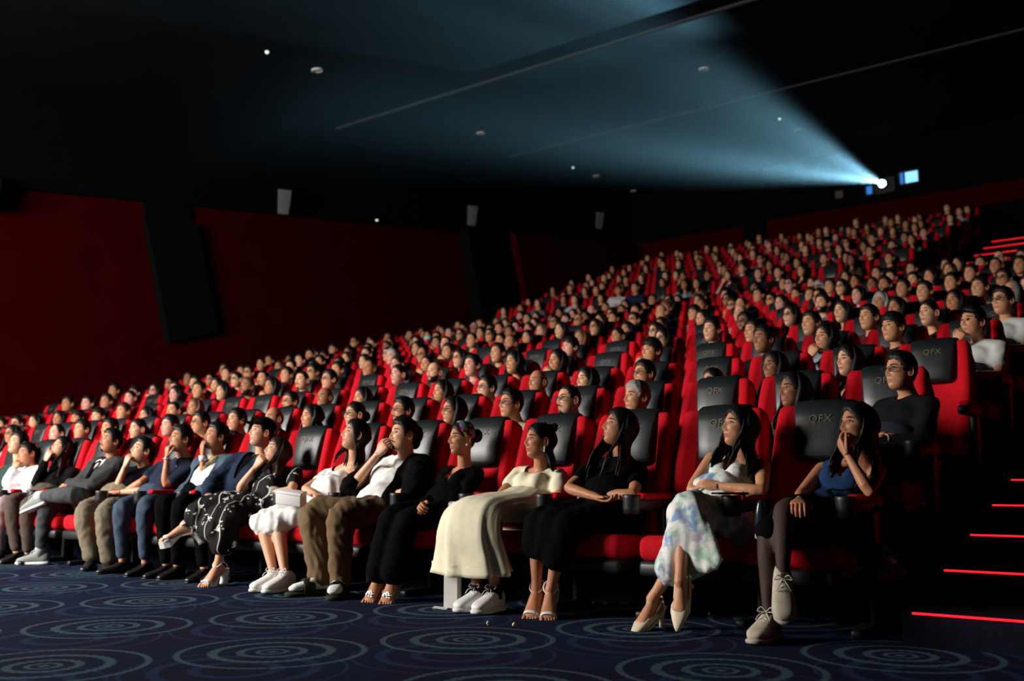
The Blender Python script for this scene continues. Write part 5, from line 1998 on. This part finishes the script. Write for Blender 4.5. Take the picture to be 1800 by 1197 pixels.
# ---- seat 15: man in dark green
r, J = mk(15, 'man in a dark green sweater at the far end of the front row', dict(w=.074, jaw=.18), 0, 'short', w=1.05, lip=LIPM, neck=.056,
          hands=dict(r=(DN, .4), l=(DN, .4)), dpitch=3, vox=.012, hn=6, pre=lambda J: J.update({k: v - A([.0, .0, .04]) for k, v in J.items() if k in ('head', 'neck', 'rs', 'ls')}))
put('sweater', top_geo(J, .020, 1.85, 1.05, 0, 'crew', seed=75, vox=.013), GREENT, r)
put('trousers', pants_geo(J, .020, end=1.9, seed=76, vox=.014), BLACKC, r)
for s in 'rl':
    dress_shoe(r, J, s, BSHOE)

# ---- things held or lying in the front row
def at_seat(i, x, y, z):
    a = seat_xy(0, i)
    return (a[0] + x, a[1] + y, a[2] + z)


t = thing('gift_box', 'white rounded box lying on the lap of the woman in the short white dress', 'box', at_seat(6, -.05, -.60, .555), .2)
t.rotation_euler = (.25, .12, .35)
put('box_body', rbox((.185, .075, .078), .012, (0, 0, 0), 3), WLEATHER, t)
put('box_lid', rbox((.189, .079, .022), .010, (0, 0, .040), 3), WLEATHER, t)
t = thing('paper_bag', 'tall white paper bag standing on the carpet beside the white trainers', 'bag', at_seat(3, -.235, -.66, 0), .35)
bagm = mat('white_card', (.78, .76, .70), .7, .2)
put('bag_front', rbox((.075, .004, .185), .001, (0, -.03, .0935)).join(rbox((.075, .004, .185), .001, (0, .03, .0935))), bagm, t, False)
put('bag_side', rbox((.004, .058, .185), .001, (-.036, 0, .0935)).join(rbox((.004, .058, .185), .001, (.036, 0, .0935))).join(rbox((.074, .058, .004), .001, (0, 0, .003))), bagm, t, False)
t = thing('card_flap', 'loose white card lying on the carpet against the paper bag', 'card', at_seat(3, -.255, -.735, .003), .5)
t.rotation_euler = (.06, .10, .5)
put('card_sheet', rbox((.075, .055, .003), .001, (0, 0, .002)), bagm, t, False)
t = thing('phone', 'black phone lying across the cup holder between the two women with crossed legs', 'phone', at_seat(1, .262, -.535, .604), .9)
put('phone_body', rbox((.155, .075, .009), .004, (0, 0, 0), 2), M_BLACKPL, t)
put('phone_screen', rbox((.145, .068, .001), .0004, (0, 0, .005), 1), mat('dark_phone_glass', (.005, .005, .006), .08, .6), t, False)
t = thing('water_bottle', 'clear bottle with a white cap leaning between the two women with crossed legs', 'bottle', at_seat(0, -.10, -.585, .41))
t.rotation_euler = (0, .05, 0)
bt = mat('clear_blue_plastic', (.10, .17, .22), .15, .5, trans=.85)
put('bottle_body', tube([(0, 0, .03), (0, 0, .04), (0, 0, .12), (0, 0, .15)], [.018, .024, .024, .018], 18, 2), bt, t)
put('bottle_cap', tube([(0, 0, .0), (0, 0, .022)], .024, 18, 1, cap='flat'), WSOLE, t)
t = thing('handbag', 'crumpled dark pink handbag hanging at the aisle seat', 'bag', at_seat(0, .33, -.36, .33))
put('bag_body', folds(remesh(rbox((.16, .10, .13), .04, (0, 0, 0)).join(ell((.03, 0, -.03), (.09, .06, .06))), .010, 3), .010, .04, 9), mat('dusty_pink_cloth', (.14, .045, .05), .9, .1, noise=.5, nscale=30), t)
put('bag_strap', tube([(-.05, 0, .05), (-.04, .02, .16), (.0, .03, .22), (.04, .02, .16), (.05, 0, .05)], [(.009, .003)] * 5, 8, 3), BLACKC, t)
t = thing('clutch', 'glittering silver clutch bag tucked beside the woman with the headband', 'bag', at_seat(4, .17, -.50, .50))
cl = G()
rs = np.random.RandomState(8)
for k in range(60):
    v = rs.uniform(-1, 1, 3)
    cl.join(ell((v[0] * .045, v[1] * .02 - .004, v[2] * .045), (.006, .004, .006), None, 6, 4))
put('sequins', cl, SILVER, t, False)
put('pouch', rbox((.10, .04, .10), .016, (0, 0, 0), 3), mat('grey_satin', (.3, .3, .32), .4), t)
pk = mat('popcorn', (.85, .75, .45), .8)
for k, (x, y) in enumerate(((-2.97, 3.71), (-2.86, 3.77), (-2.31, 4.66))):
    g = G()
    rs = np.random.RandomState(k)
    for q in range(5):
        g.join(ell(rs.uniform(-.006, .006, 3) + A([0, 0, .007]), (.006, .006, .006), None, 6, 5))
    o = put('popcorn_kernel', g, pk, loc=(x, y, 0))
    tag(o, ('popcorn kernel on the carpet under the toe of the white trainers', 'popcorn kernel on the carpet just beside the white trainers', 'popcorn kernel alone near the rear of the front carpet')[k], 'popcorn')
KNOWN = {
 (1, 0): 'm short black tan glasses black_tee fold',
 (1, 1): 'f long black deep - brown_top lap',
 (1, 3): 'm short grey tan - dark_top lap',
 (1, 4): 'm buzz black light glasses dark_top lap must',
 (1, 5): 'm short black tan glasses beige_shirt lap',
 (1, 6): 'f long black tan glasses black_top lap',
 (1, 7): 'm short black tan glasses dark_top lap beard',
 (1, 8): 'f tied black light glasses dark_top lap',
 (1, 9): 'f bob black tan - dark_top lap',
 (1, 10): 'm bald black brown - dark_top lap',
 (1, 11): 'm short black tan - dark_top lap',
 (1, 12): 'm short black tan glasses white_shirt lap',
 (1, 13): 'm short black pink - dark_top lap',
 (1, 14): 'f tied black light - black_top lap',
 (1, 15): 'm short black tan - dark_top lap',
 (1, 16): 'm short black tan - dark_top lap',
 (2, 1): 'f long black light - black_top lap',
 (2, 2): 'f long black deep - black_top lap',
 (2, 3): 'f tied black tan - dark_top lap',
 (2, 4): 'm short black tan glasses dark_top lap',
 (2, 5): 'f long black light - black_top chin',
 (2, 6): 'm bald black brown - navy_top lap',
 (2, 7): 'm short black light glasses green_shirt chin',
 (2, 8): 'f long black tan - dark_top chin',
 (2, 10): 'f long black tan - dark_top lap',
 (2, 11): 'm bald black deep - dark_top lap',
 (2, 12): 'm short black tan glasses dark_top lap beard',
 (3, 0): 'm cap black tan - white_shirt chin',
 (3, 1): 'm fringe black tan - dark_top lap',
 (3, 2): 'f bob black tan - light_blue_shirt chin',
 (3, 3): 'm short black deep - black_tee lap',
 (3, 9): 'm short black pink - pink_shirt lap',
 (3, 11): 'f tied black pink - pink_shirt lap',
 (4, 0): 'm short black tan glasses white_tee lap',
 (4, 1): 'f tied black light - dark_top lap',
 (4, 2): 'm short black tan - dark_red_top lap',
 (4, 3): 'm short black tan - dark_top lap',
 (4, 15): 'm short black tan - black_tee lap',
 (4, 16): 'm short black tan glasses white_shirt lap',
 (4, 17): 'm short black tan - navy_top lap',
 (5, 0): 'f hijab black tan - dark_top lap',
 (5, 3): 'f long black light - dark_top lap',
 (5, 4): 'f long black light glasses dark_top lap',
 (5, 15): 'm short grey pink - dark_top lap',
 (5, 16): 'f bob black light - dark_top lap',
 (6, 1): 'm short black tan - grey_top lap',
 (6, 2): 'm short black tan - dark_top lap',
 (6, 6): 'm bald black pink - pink_shirt lap',
 (6, 7): 'f bob black light - dark_top lap',
 (7, 2): 'm short black tan - dark_red_top lap',
 (7, 3): 'm short black brown - blue_shirt lap',
 (7, 4): 'f bob black pink - dark_top lap',
 (7, 13): 'f long brown pink - dark_top lap',
 (8, 2): 'm short black tan - dark_top lap',
 (8, 4): 'm short black brown - white_shirt lap beard',
 (9, 6): 'm short black tan - green_shirt lap',
 (9, 21): 'f bob black tan mask dark_top lap',
 (10, 9): 'f long black tan - dark_top lap',
 (10, 25): 'm short black tan mask dark_top lap',
 (11, 4): 'm short black tan - light_blue_shirt lap',
 (11, 5): 'm short black tan - beige_shirt lap',
 (11, 6): 'm short black tan - white_shirt lap',
 (11, 9): 'm short black tan - white_tee lap',
 (11, 11): 'f bob black tan - white_tee lap',
 (11, 15): 'f long black tan - green_top lap',
}
# ------------------------------------------------------------------ the audience behind: variants copied seat by seat
TOPS = {'black tee': (.005, .005, .006), 'black top': (.005, .005, .006), 'dark top': (.014, .014, .018), 'navy top': (.015, .022, .055), 'grey top': (.16, .165, .17),
        'white tee': (.62, .62, .60), 'white shirt': (.66, .66, .64), 'beige shirt': (.50, .44, .28), 'pink shirt': (.50, .24, .26), 'green top': (.03, .26, .11),
        'green shirt': (.14, .26, .21), 'blue shirt': (.14, .20, .32), 'light blue shirt': (.30, .42, .52), 'dark red top': (.14, .012, .016), 'brown top': (.07, .04, .025), 'purple top': (.26, .14, .34)}
TOPM = {k: cloth('crowd_' + k.replace(' ', '_'), tuple(c * .8 for c in v)) for k, v in TOPS.items()}
GLASSM = M_BLACKPL
LENS = mat('spectacle_glass', (.02, .02, .025), .04, 1, alpha=.22)
MASKM = mat('pale_blue_mask', (.32, .60, .64), .8, .1)
GHEAD = {'m': dict(w=.076, jaw=.17), 'f': dict(w=.071, jaw=.24)}


def gpose(kind, g):
    J = dict(head=(.05, -.235, .955), neck=(.04, -.17, .815), rs=(-.15, -.185, .765), ls=(.21, -.185, .765), pel=(.02, -.30, .52),
             re=(-.20, -.33, .565), rw=(-.12, -.50, .57), rh=(-.08, -.57, .56), le=(.26, -.33, .565), lw=(.20, -.50, .57), lh=(.16, -.57, .56))
    if kind == 'fold':
        J.update(rw=(.05, -.44, .60), rh=(.11, -.43, .61), lw=(.04, -.47, .57), lh=(-.02, -.46, .57))
    if kind == 'chin':
        J.update(re=(-.15, -.40, .585), rw=(-.03, -.42, .79), rh=(.01, -.375, .855), head=(.045, -.25, .945))
    J.update(rhip=(-.06, -.31, .49), lhip=(.12, -.31, .49), rk=(-.10, -.66, .48), lk=(.16, -.66, .48), ra=(-.09, -.62, .08), la=(.15, -.62, .08))
    J = {k: A(v) for k, v in J.items()}
    if g == 'f':
        for k in ('head', 'neck'):
            J[k] = J[k] - A([0, 0, .012])
        for k in ('rs', 're'):
            J[k] = J[k] + A([.02, 0, -.015])
        for k in ('ls', 'le'):
            J[k] = J[k] + A([-.02, 0, -.015])
    J['_R'] = rotm(math.radians(-8), math.radians(5), math.radians(3 if kind == 'chin' else 0)) * .87
    J['_k'] = .88 if g == 'm' else .82
    for k in ('rs', 'ls'):
        J[k] = A([.03, 0, 0]) + (J[k] - A([.03, 0, 0])) * A([.86, 1, 1])
    return J


BODY, TOPG, POSES = {}, {}, {}
for g in 'mf':
    for kind in ('lap', 'fold', 'chin'):
        J = gpose(kind, g)
        POSES[g, kind] = J
        pm = hand_to_face(J, 'r', (-.01, -.100, -.092), .070) if kind == 'chin' else None
        hands = dict(r=((pm, .8) if kind == 'chin' else (DN, .4)), l=(DN, .4))
        b = skin_body(J, GHEAD[g], hands, False, .013, (48, 40), bust=(g == 'f'), w=1.03 if g == 'm' else .94, neck=.056 if g == 'm' else .048, hn=6, hand_scale=.87)
        BODY[g, kind] = mesh_of('body', b, [SKIN[1], LIP if g == 'f' else LIPM, EYE, HAIRM])
        t_ = top_geo(J, .015, .6 if g == 'f' or kind != 'fold' else 1.85, 1.03 if g == 'm' else .95, g == 'f', 'crew' if g == 'm' else 'v', .014, .004, seed=3)
        TOPG[g, kind] = mesh_of('top', t_, [TOPM['dark top']])
lg = G()
Jp = POSES['m', 'lap']
for s in 'rl':
    lg.join(leg_parts(Jp, s, .014, 0, 1.98))
lg.join(tube([Jp['pel'] + A([0, .02, -.03]), Jp['pel'] + A([0, .01, .06])], [(.17, .12), (.16, .115)], 14, 2, up=(1, 0, 0)))
LEGS = mesh_of('trousers', lg, [cloth('crowd_trousers', (.02, .022, .03))])


def hairmesh(kind):
    P = GHEAD['f' if kind in ('long', 'wavy', 'bob', 'tied') else 'm']
    if kind in ('long', 'wavy'):
        g = hair_shell(P, 'long', 32, 22, 2)
        g.join(long_hair(P, .30, 1 if kind == 'wavy' else 0, 11, lo=True))
    elif kind == 'bob':
        g = hair_shell(P, 'long', 32, 22, 2)
        g.join(long_hair(P, .13, 0, 12, lo=True))
    elif kind == 'tied':
        g = hair_shell(P, 'tied', 36, 26, 4)
        g.join(ell((0, .112, .0), (.045, .042, .05), None, 12, 8))
    elif kind == 'fringe':
        g = hair_shell(P, 'fringe', 40, 28, 5)
    elif kind == 'bald':
        g = hair_shell(P, 'bald', 36, 26, 6)
    elif kind == 'buzz':
        g = hair_shell(P, 'buzz', 36, 26, 6)
    elif kind == 'receding':
        g = hair_shell(P, 'receding', 36, 26, 6)
    elif kind == 'hijab':
        g = hair_shell(P, 'fringe', 32, 24, 1)
        g = ell((0, .018, .0), (.092, .100, .135), None, 20, 14)
        q = tube([(0, .02, -.05), (0, .01, -.12), (0, .02, -.19)], [.075, .095, .15], 16, 2)
        g.join(q)
        # the face opening: keep only what lies behind the cheeks
        V = g.verts()
        f = np.clip((-V[:, 1] - .045) / .03, 0, 1) * (V[:, 2] > -.10)
        V[:, 1] += f * .035
        h = G()
        h.add(V, g.F)
        g = h
    else:
        g = hair_shell(P, 'short', 40, 28, 7)
    return mesh_of('hair', g, [HAIRM])


HM = {k: hairmesh(k) for k in ('short', 'fringe', 'buzz', 'receding', 'bald', 'long', 'wavy', 'bob', 'tied', 'hijab')}
GL = mesh_of('glasses', glasses_geo(GHEAD['m']), [GLASSM])
LNS = [mesh_of('lens', ell((sx_ * .033, -.098, .006), (.0225, .0012, .0175), None, 14, 6), [LENS]) for sx_ in (-1, 1)]
BD = mesh_of('beard', beard_geo(GHEAD['m'], 26, 10), [HAIRM])
MU = mesh_of('moustache', beard_geo(GHEAD['m'], 14, 8, full=False), [HAIRM])
mg = G()
a_ = np.linspace(-1.15, 1.15, 15)
q_ = np.linspace(-1.0, -.14, 8)
Am, Qm = np.meshgrid(a_, q_)
V = face_shape(head_base(Am, Qm, {**HP0, **GHEAD['m']}), {**HP0, 'nose': .7}) * 1.07
mg.add(V.reshape(-1, 3), [(i * 15 + j, i * 15 + j + 1, (i + 1) * 15 + j + 1, (i + 1) * 15 + j) for i in range(7) for j in range(14)])
MSK = mesh_of('face_mask', mg, [MASKM])
cg_ = hair_shell(GHEAD['m'], 'buzz', 32, 22, 2).xf(np.eye(3) * 1.06, (0, .002, .004))
cg_.join(tube([A([-.058, -.075, .058]), A([-.03, -.125, .066]), A([0, -.138, .068]), A([.03, -.125, .066]), A([.058, -.075, .058])], [(.004, .012), (.005, .034), (.005, .042), (.005, .034), (.004, .012)], 8, 2, up=(0, 0, 1)))
CAP = mesh_of('cap', cg_, [cloth('pale_cap', (.55, .55, .56))])


def slot(o, m):
    o.material_slots[0].link = 'OBJECT'
    o.material_slots[0].material = m


SKD = {'light': 0, 'tan': 1, 'brown': 2, 'deep': 3, 'pink': 4}
NROW = {}


def make_person(loc, where, g, hair, hs, skin, acc, top, kind, beard, rnd, group, lod=0):
    extra = []
    if acc == 'glasses':
        extra.append('glasses')
    if beard == 'beard':
        extra.append('beard')
    if beard == 'must':
        extra.append('moustache')
    if acc == 'mask':
        extra.append('face mask')
    hd = {'bald': 'bald', 'receding': 'high-browed', 'hijab': 'headscarfed', 'buzz': 'crop-haired', 'short': hs.replace(' ', '-') + '-haired', 'fringe': 'fringed', 'long': 'long-haired', 'wavy': 'wavy-haired', 'bob': 'bob-haired', 'tied': 'hair-up', 'cap': 'capped', 'whitecap': 'white-capped'}[hair]
    lab = '%s %s in %s%s, %s' % (hd, 'man' if g == 'm' else 'woman', top, (' with ' + extra[0]) if extra and lod == 0 else '', where)
    r = thing('person', lab, 'person', loc, rnd[0], group)
    J = POSES[g, kind]
    b = ob('body', BODY[g, kind], r)
    slot(b, SKIN[SKD[skin]])
    t_ = ob('top', TOPG[g, kind], r)
    slot(t_, TOPM[top])
    hk = hair if hair in HM else 'short'
    h = ob('hair', HM[hk], r, tuple(J['head']), tuple(Matrix(J['_R'].tolist()).to_euler()))
    h.scale = (.87,) * 3
    slot(h, TOPM['grey top'] if hair == 'hijab' else HAIRS[hs])
    if lod < 2:
        ob('trousers', LEGS, r)

    def hp(name, me):
        q_ = ob(name, me, r, tuple(J['head']), tuple(Matrix(J['_R'].tolist()).to_euler()))
        q_.scale = (.87,) * 3
        return q_
    if acc == 'glasses':
        q = hp('glasses', GL)
        ob('lens', LNS[0], q)
        ob('lens', LNS[1], q)
    if acc == 'mask':
        hp('face_mask', MSK)
    if beard == 'beard':
        hp('beard', BD)
    if beard == 'must':
        hp('moustache', MU)
    if 'cap' in hair:
        c = hp('cap', CAP)
        if hair == 'cap':
            slot(c, BLACKC)
    return r


def random_look(rs):
    g = 'm' if rs.rand() < .52 else 'f'
    if g == 'm':
        hair = rs.choice(['short', 'short', 'short', 'fringe', 'buzz', 'receding', 'bald'], p=[.25, .2, .15, .18, .1, .07, .05])
        top = rs.choice(['dark top', 'black tee', 'navy top', 'white shirt', 'grey top', 'blue shirt', 'dark red top', 'beige shirt', 'brown top'], p=[.3, .22, .13, .08, .08, .06, .04, .04, .05])
        beard = 'beard' if rs.rand() < .15 else 'must' if rs.rand() < .1 else '-'
    else:
        hair = rs.choice(['long', 'wavy', 'bob', 'tied'], p=[.35, .2, .22, .23])
        top = rs.choice(['dark top', 'black top', 'white tee', 'pink shirt', 'grey top', 'light blue shirt', 'dark red top', 'green shirt', 'brown top'], p=[.3, .28, .08, .07, .07, .05, .06, .03, .06])
        beard = '-'
    hs = 'black' if rs.rand() < .85 else rs.choice(['dark brown', 'brown', 'grey'], p=[.6, .25, .15])
    skin = rs.choice(['light', 'tan', 'brown', 'deep', 'pink'], p=[.25, .38, .18, .07, .12])
    acc = 'glasses' if rs.rand() < .2 else '-'
    kind = rs.choice(['lap', 'fold', 'chin'], p=[.55, .25, .2])
    return g, str(hair), str(hs), str(skin), acc, str(top), str(kind), beard


# people who lean out of the middle of their seat
LEAN = {(1, 0): (.21, -.02, .055), (1, 1): (.11, 0, 0), (2, 3): (.10, 0, -.07), (3, 0): (.12, 0, 0), (4, 0): (.11, 0, .03)}
rs = np.random.RandomState(5)
FARP = []
count = 16
for z, b, m, i in ALLS:
    if b == 'L' and m == 0:
        continue
    look = random_look(rs)
    jit = rs.uniform(-1, 1, 4)
    empty = rs.rand() < (.05 if b == 'L' else .12)
    if b == 'L' and (m, i) in KNOWN:
        w = KNOWN[m, i].split()
        look = (w[0], w[1], {'darkbrown': 'dark brown'}.get(w[2], w[2]), w[3], w[4], w[5].replace('_', ' '), w[6], w[7] if len(w) > 7 else '-')
        empty = False
        jit *= .35
    elif b == 'L' and ((m, i) in EMPTY or (empty and m < 8)):
        continue
    elif b == 'U' and empty:
        continue
    x, y, zz = seat_pos(b, m, i)
    d = TARGET - A([x, y, zz + .95])
    yaw = (math.atan2(d[0], -d[1]) + math.radians(8)) * .95 + math.radians(7) * jit[0]
    jx, jz = (.035, .03) if m < 6 and b == 'L' else ((.075, .05) if b == 'L' else (.11, .06))
    loc = (x + jx * jit[1], y + (.02 if b == 'L' else .08) * jit[2] - (0 if b == 'L' else .06), zz - .03 + jz * jit[3])
    if b == 'L' and m < 5:
        o3 = LEAN.get((m, i), (.07, 0, 0))
        loc = (loc[0] + o3[0], loc[1] + o3[1], loc[2] + o3[2])
    if count < 300:
        count += 1
        grp = 'people in the %s row' % ORD[m] if b == 'L' else 'people in the upper block'
        where = ('%s row, %s from the aisle' % (ORD[m], ORD[i])) if b == 'L' else 'upper block row %s, %s from its aisle' % (ORD[m], ORD[i - 7])
        pr_ = make_person(loc, where, *look, (yaw,), grp, 0 if m < 4 and b == 'L' else 1 if b == 'L' and m < 7 else 2)
        pr_.scale = (1.0 if (b == 'L' and m < 3) else 1.07,) * 3
    else:
        FARP.append((loc, yaw, look))

# the people and seats past the first three hundred: one object each
def low_person(g, hair):
    P = {**HP0, **GHEAD[g]}
    J = POSES[g, 'lap']
    parts = []
    a = 2 * PI * np.arange(16) / 16
    ph = np.linspace(-1.45, 1.45, 12)
    Aa, Q = np.meshgrid(a, ph)
    V = face_shape(head_base(Aa, Q, P), P).reshape(-1, 3)
    F = [(i * 16 + j, i * 16 + (j + 1) % 16, (i + 1) * 16 + (j + 1) % 16, (i + 1) * 16 + j) for i in range(11) for j in range(16)]
    h = G().add(V, F).xf(J['_R'], J['head'])
    h.join(tube([J['head'] + A([0, .02, -.06]), J['neck'] + A([0, 0, -.05])], [.05, .07], 8, 1, cap='flat'))
    parts.append((h, 'skin'))
    hh = hair_shell(P, 'long' if g == 'f' else 'short', 16, 12, 2)
    if hair == 'long':
        hh.join(tube([(0, .06, .03), (0, .075, -.08), (0, .07, -.2)], [(.075, .04), (.085, .035), (.07, .02)], 8, 1, up=(1, 0, 0), cap='flat'))
    parts.append((hh.xf(J['_R'], J['head']), 'hair'))
    t_ = torso_parts(J, .012, 1, 1, 0)
    t_ = G()
    ax = A([1, 0, 0])
    t_.join(tube([J['pel'], lerp(J['pel'], J['neck'], .6), lerp(J['pel'], J['neck'], .85), J['neck'] + A([0, 0, -.01])], [(.16, .12), (.165, .115), (.19, .085), (.07, .05)], 10, 2, up=ax, cap='flat'))
    for s in 'rl':
        t_.join(tube([J[s + 's'], J[s + 'e'], J[s + 'w']], [.055, .045, .032], 7, 2, cap='flat'))
        t_.join(tube([J[s + 'hip'], J[s + 'k'], J[s + 'a']], [.085, .06, .045], 7, 1, cap='flat'))
    parts.append((t_, 'top'))
    return parts


LOWP = {(g, h): low_person(g, h) for g, h in (('m', 'short'), ('f', 'long'), ('f', 'bob'))}
fm = [SKIN[0], SKIN[1], SKIN[2], HAIRM, HAIRB] + [TOPM[k] for k in ('dark top', 'black top', 'white tee', 'navy top', 'grey top', 'pink shirt', 'light blue shirt', 'dark red top')]
fi = {'dark top': 5, 'black top': 6, 'black tee': 6, 'white tee': 7, 'white shirt': 7, 'navy top': 8, 'grey top': 9, 'pink shirt': 10, 'light blue shirt': 11, 'blue shirt': 11, 'dark red top': 12, 'brown top': 12, 'beige shirt': 7, 'green shirt': 9, 'green top': 9, 'purple top': 10}
cg2 = G()
for loc, yaw, look in FARP:
    g, hair, hs, skin, acc, top, kind, beard = look
    key = (g, 'short' if g == 'm' else ('long' if hair in ('long', 'wavy') else 'bob'))
    R = rotm(yaw) * 1.05
    for gg, part in LOWP[key]:
        mi = {'light': 0, 'pink': 0, 'tan': 1, 'brown': 2, 'deep': 2}[skin] if part == 'skin' else (3 if hs == 'black' else 4) if part == 'hair' else fi[top]
        cg2.join(gg, R, loc, [mi] * len(gg.F))
o = put('seated_crowd', cg2, fm)
tag(o, 'mass of people seated in the dim upper rows at the back', 'crowd', kind='stuff')
sg = G()


def arr(me):
    V = np.empty(len(me.vertices) * 3)
    me.vertices.foreach_get('co', V)
    return G().add(V.reshape(-1, 3), [tuple(p.vertices) for p in me.polygons])


sb, sp, sc_ = arr(SEAT['backrest']), arr(SEAT['headrest_pad']), G().join(rbox((.455, .47, .115), .03, (0, -.365, .325), 1))
pd = G().join(rbox((.10, .22, .27), .0, (0, -.25, .125), 1))
for z, b, m, i in FAR:
    p = seat_pos(b, m, i)
    sg.join(sb, None, p, [0] * len(sb.F))
    sg.join(sc_, None, p, [0] * len(sc_.F))
    sg.join(sp, None, p, [1] * len(sp.F))
    sg.join(pd, None, p, [2] * len(pd.F))
o = put('distant_seats', sg, [M_RED, M_LEATHER, M_BLACKPL])
tag(o, 'rows of red seats under the crowd in the dim upper block', 'seats', kind='stuff')
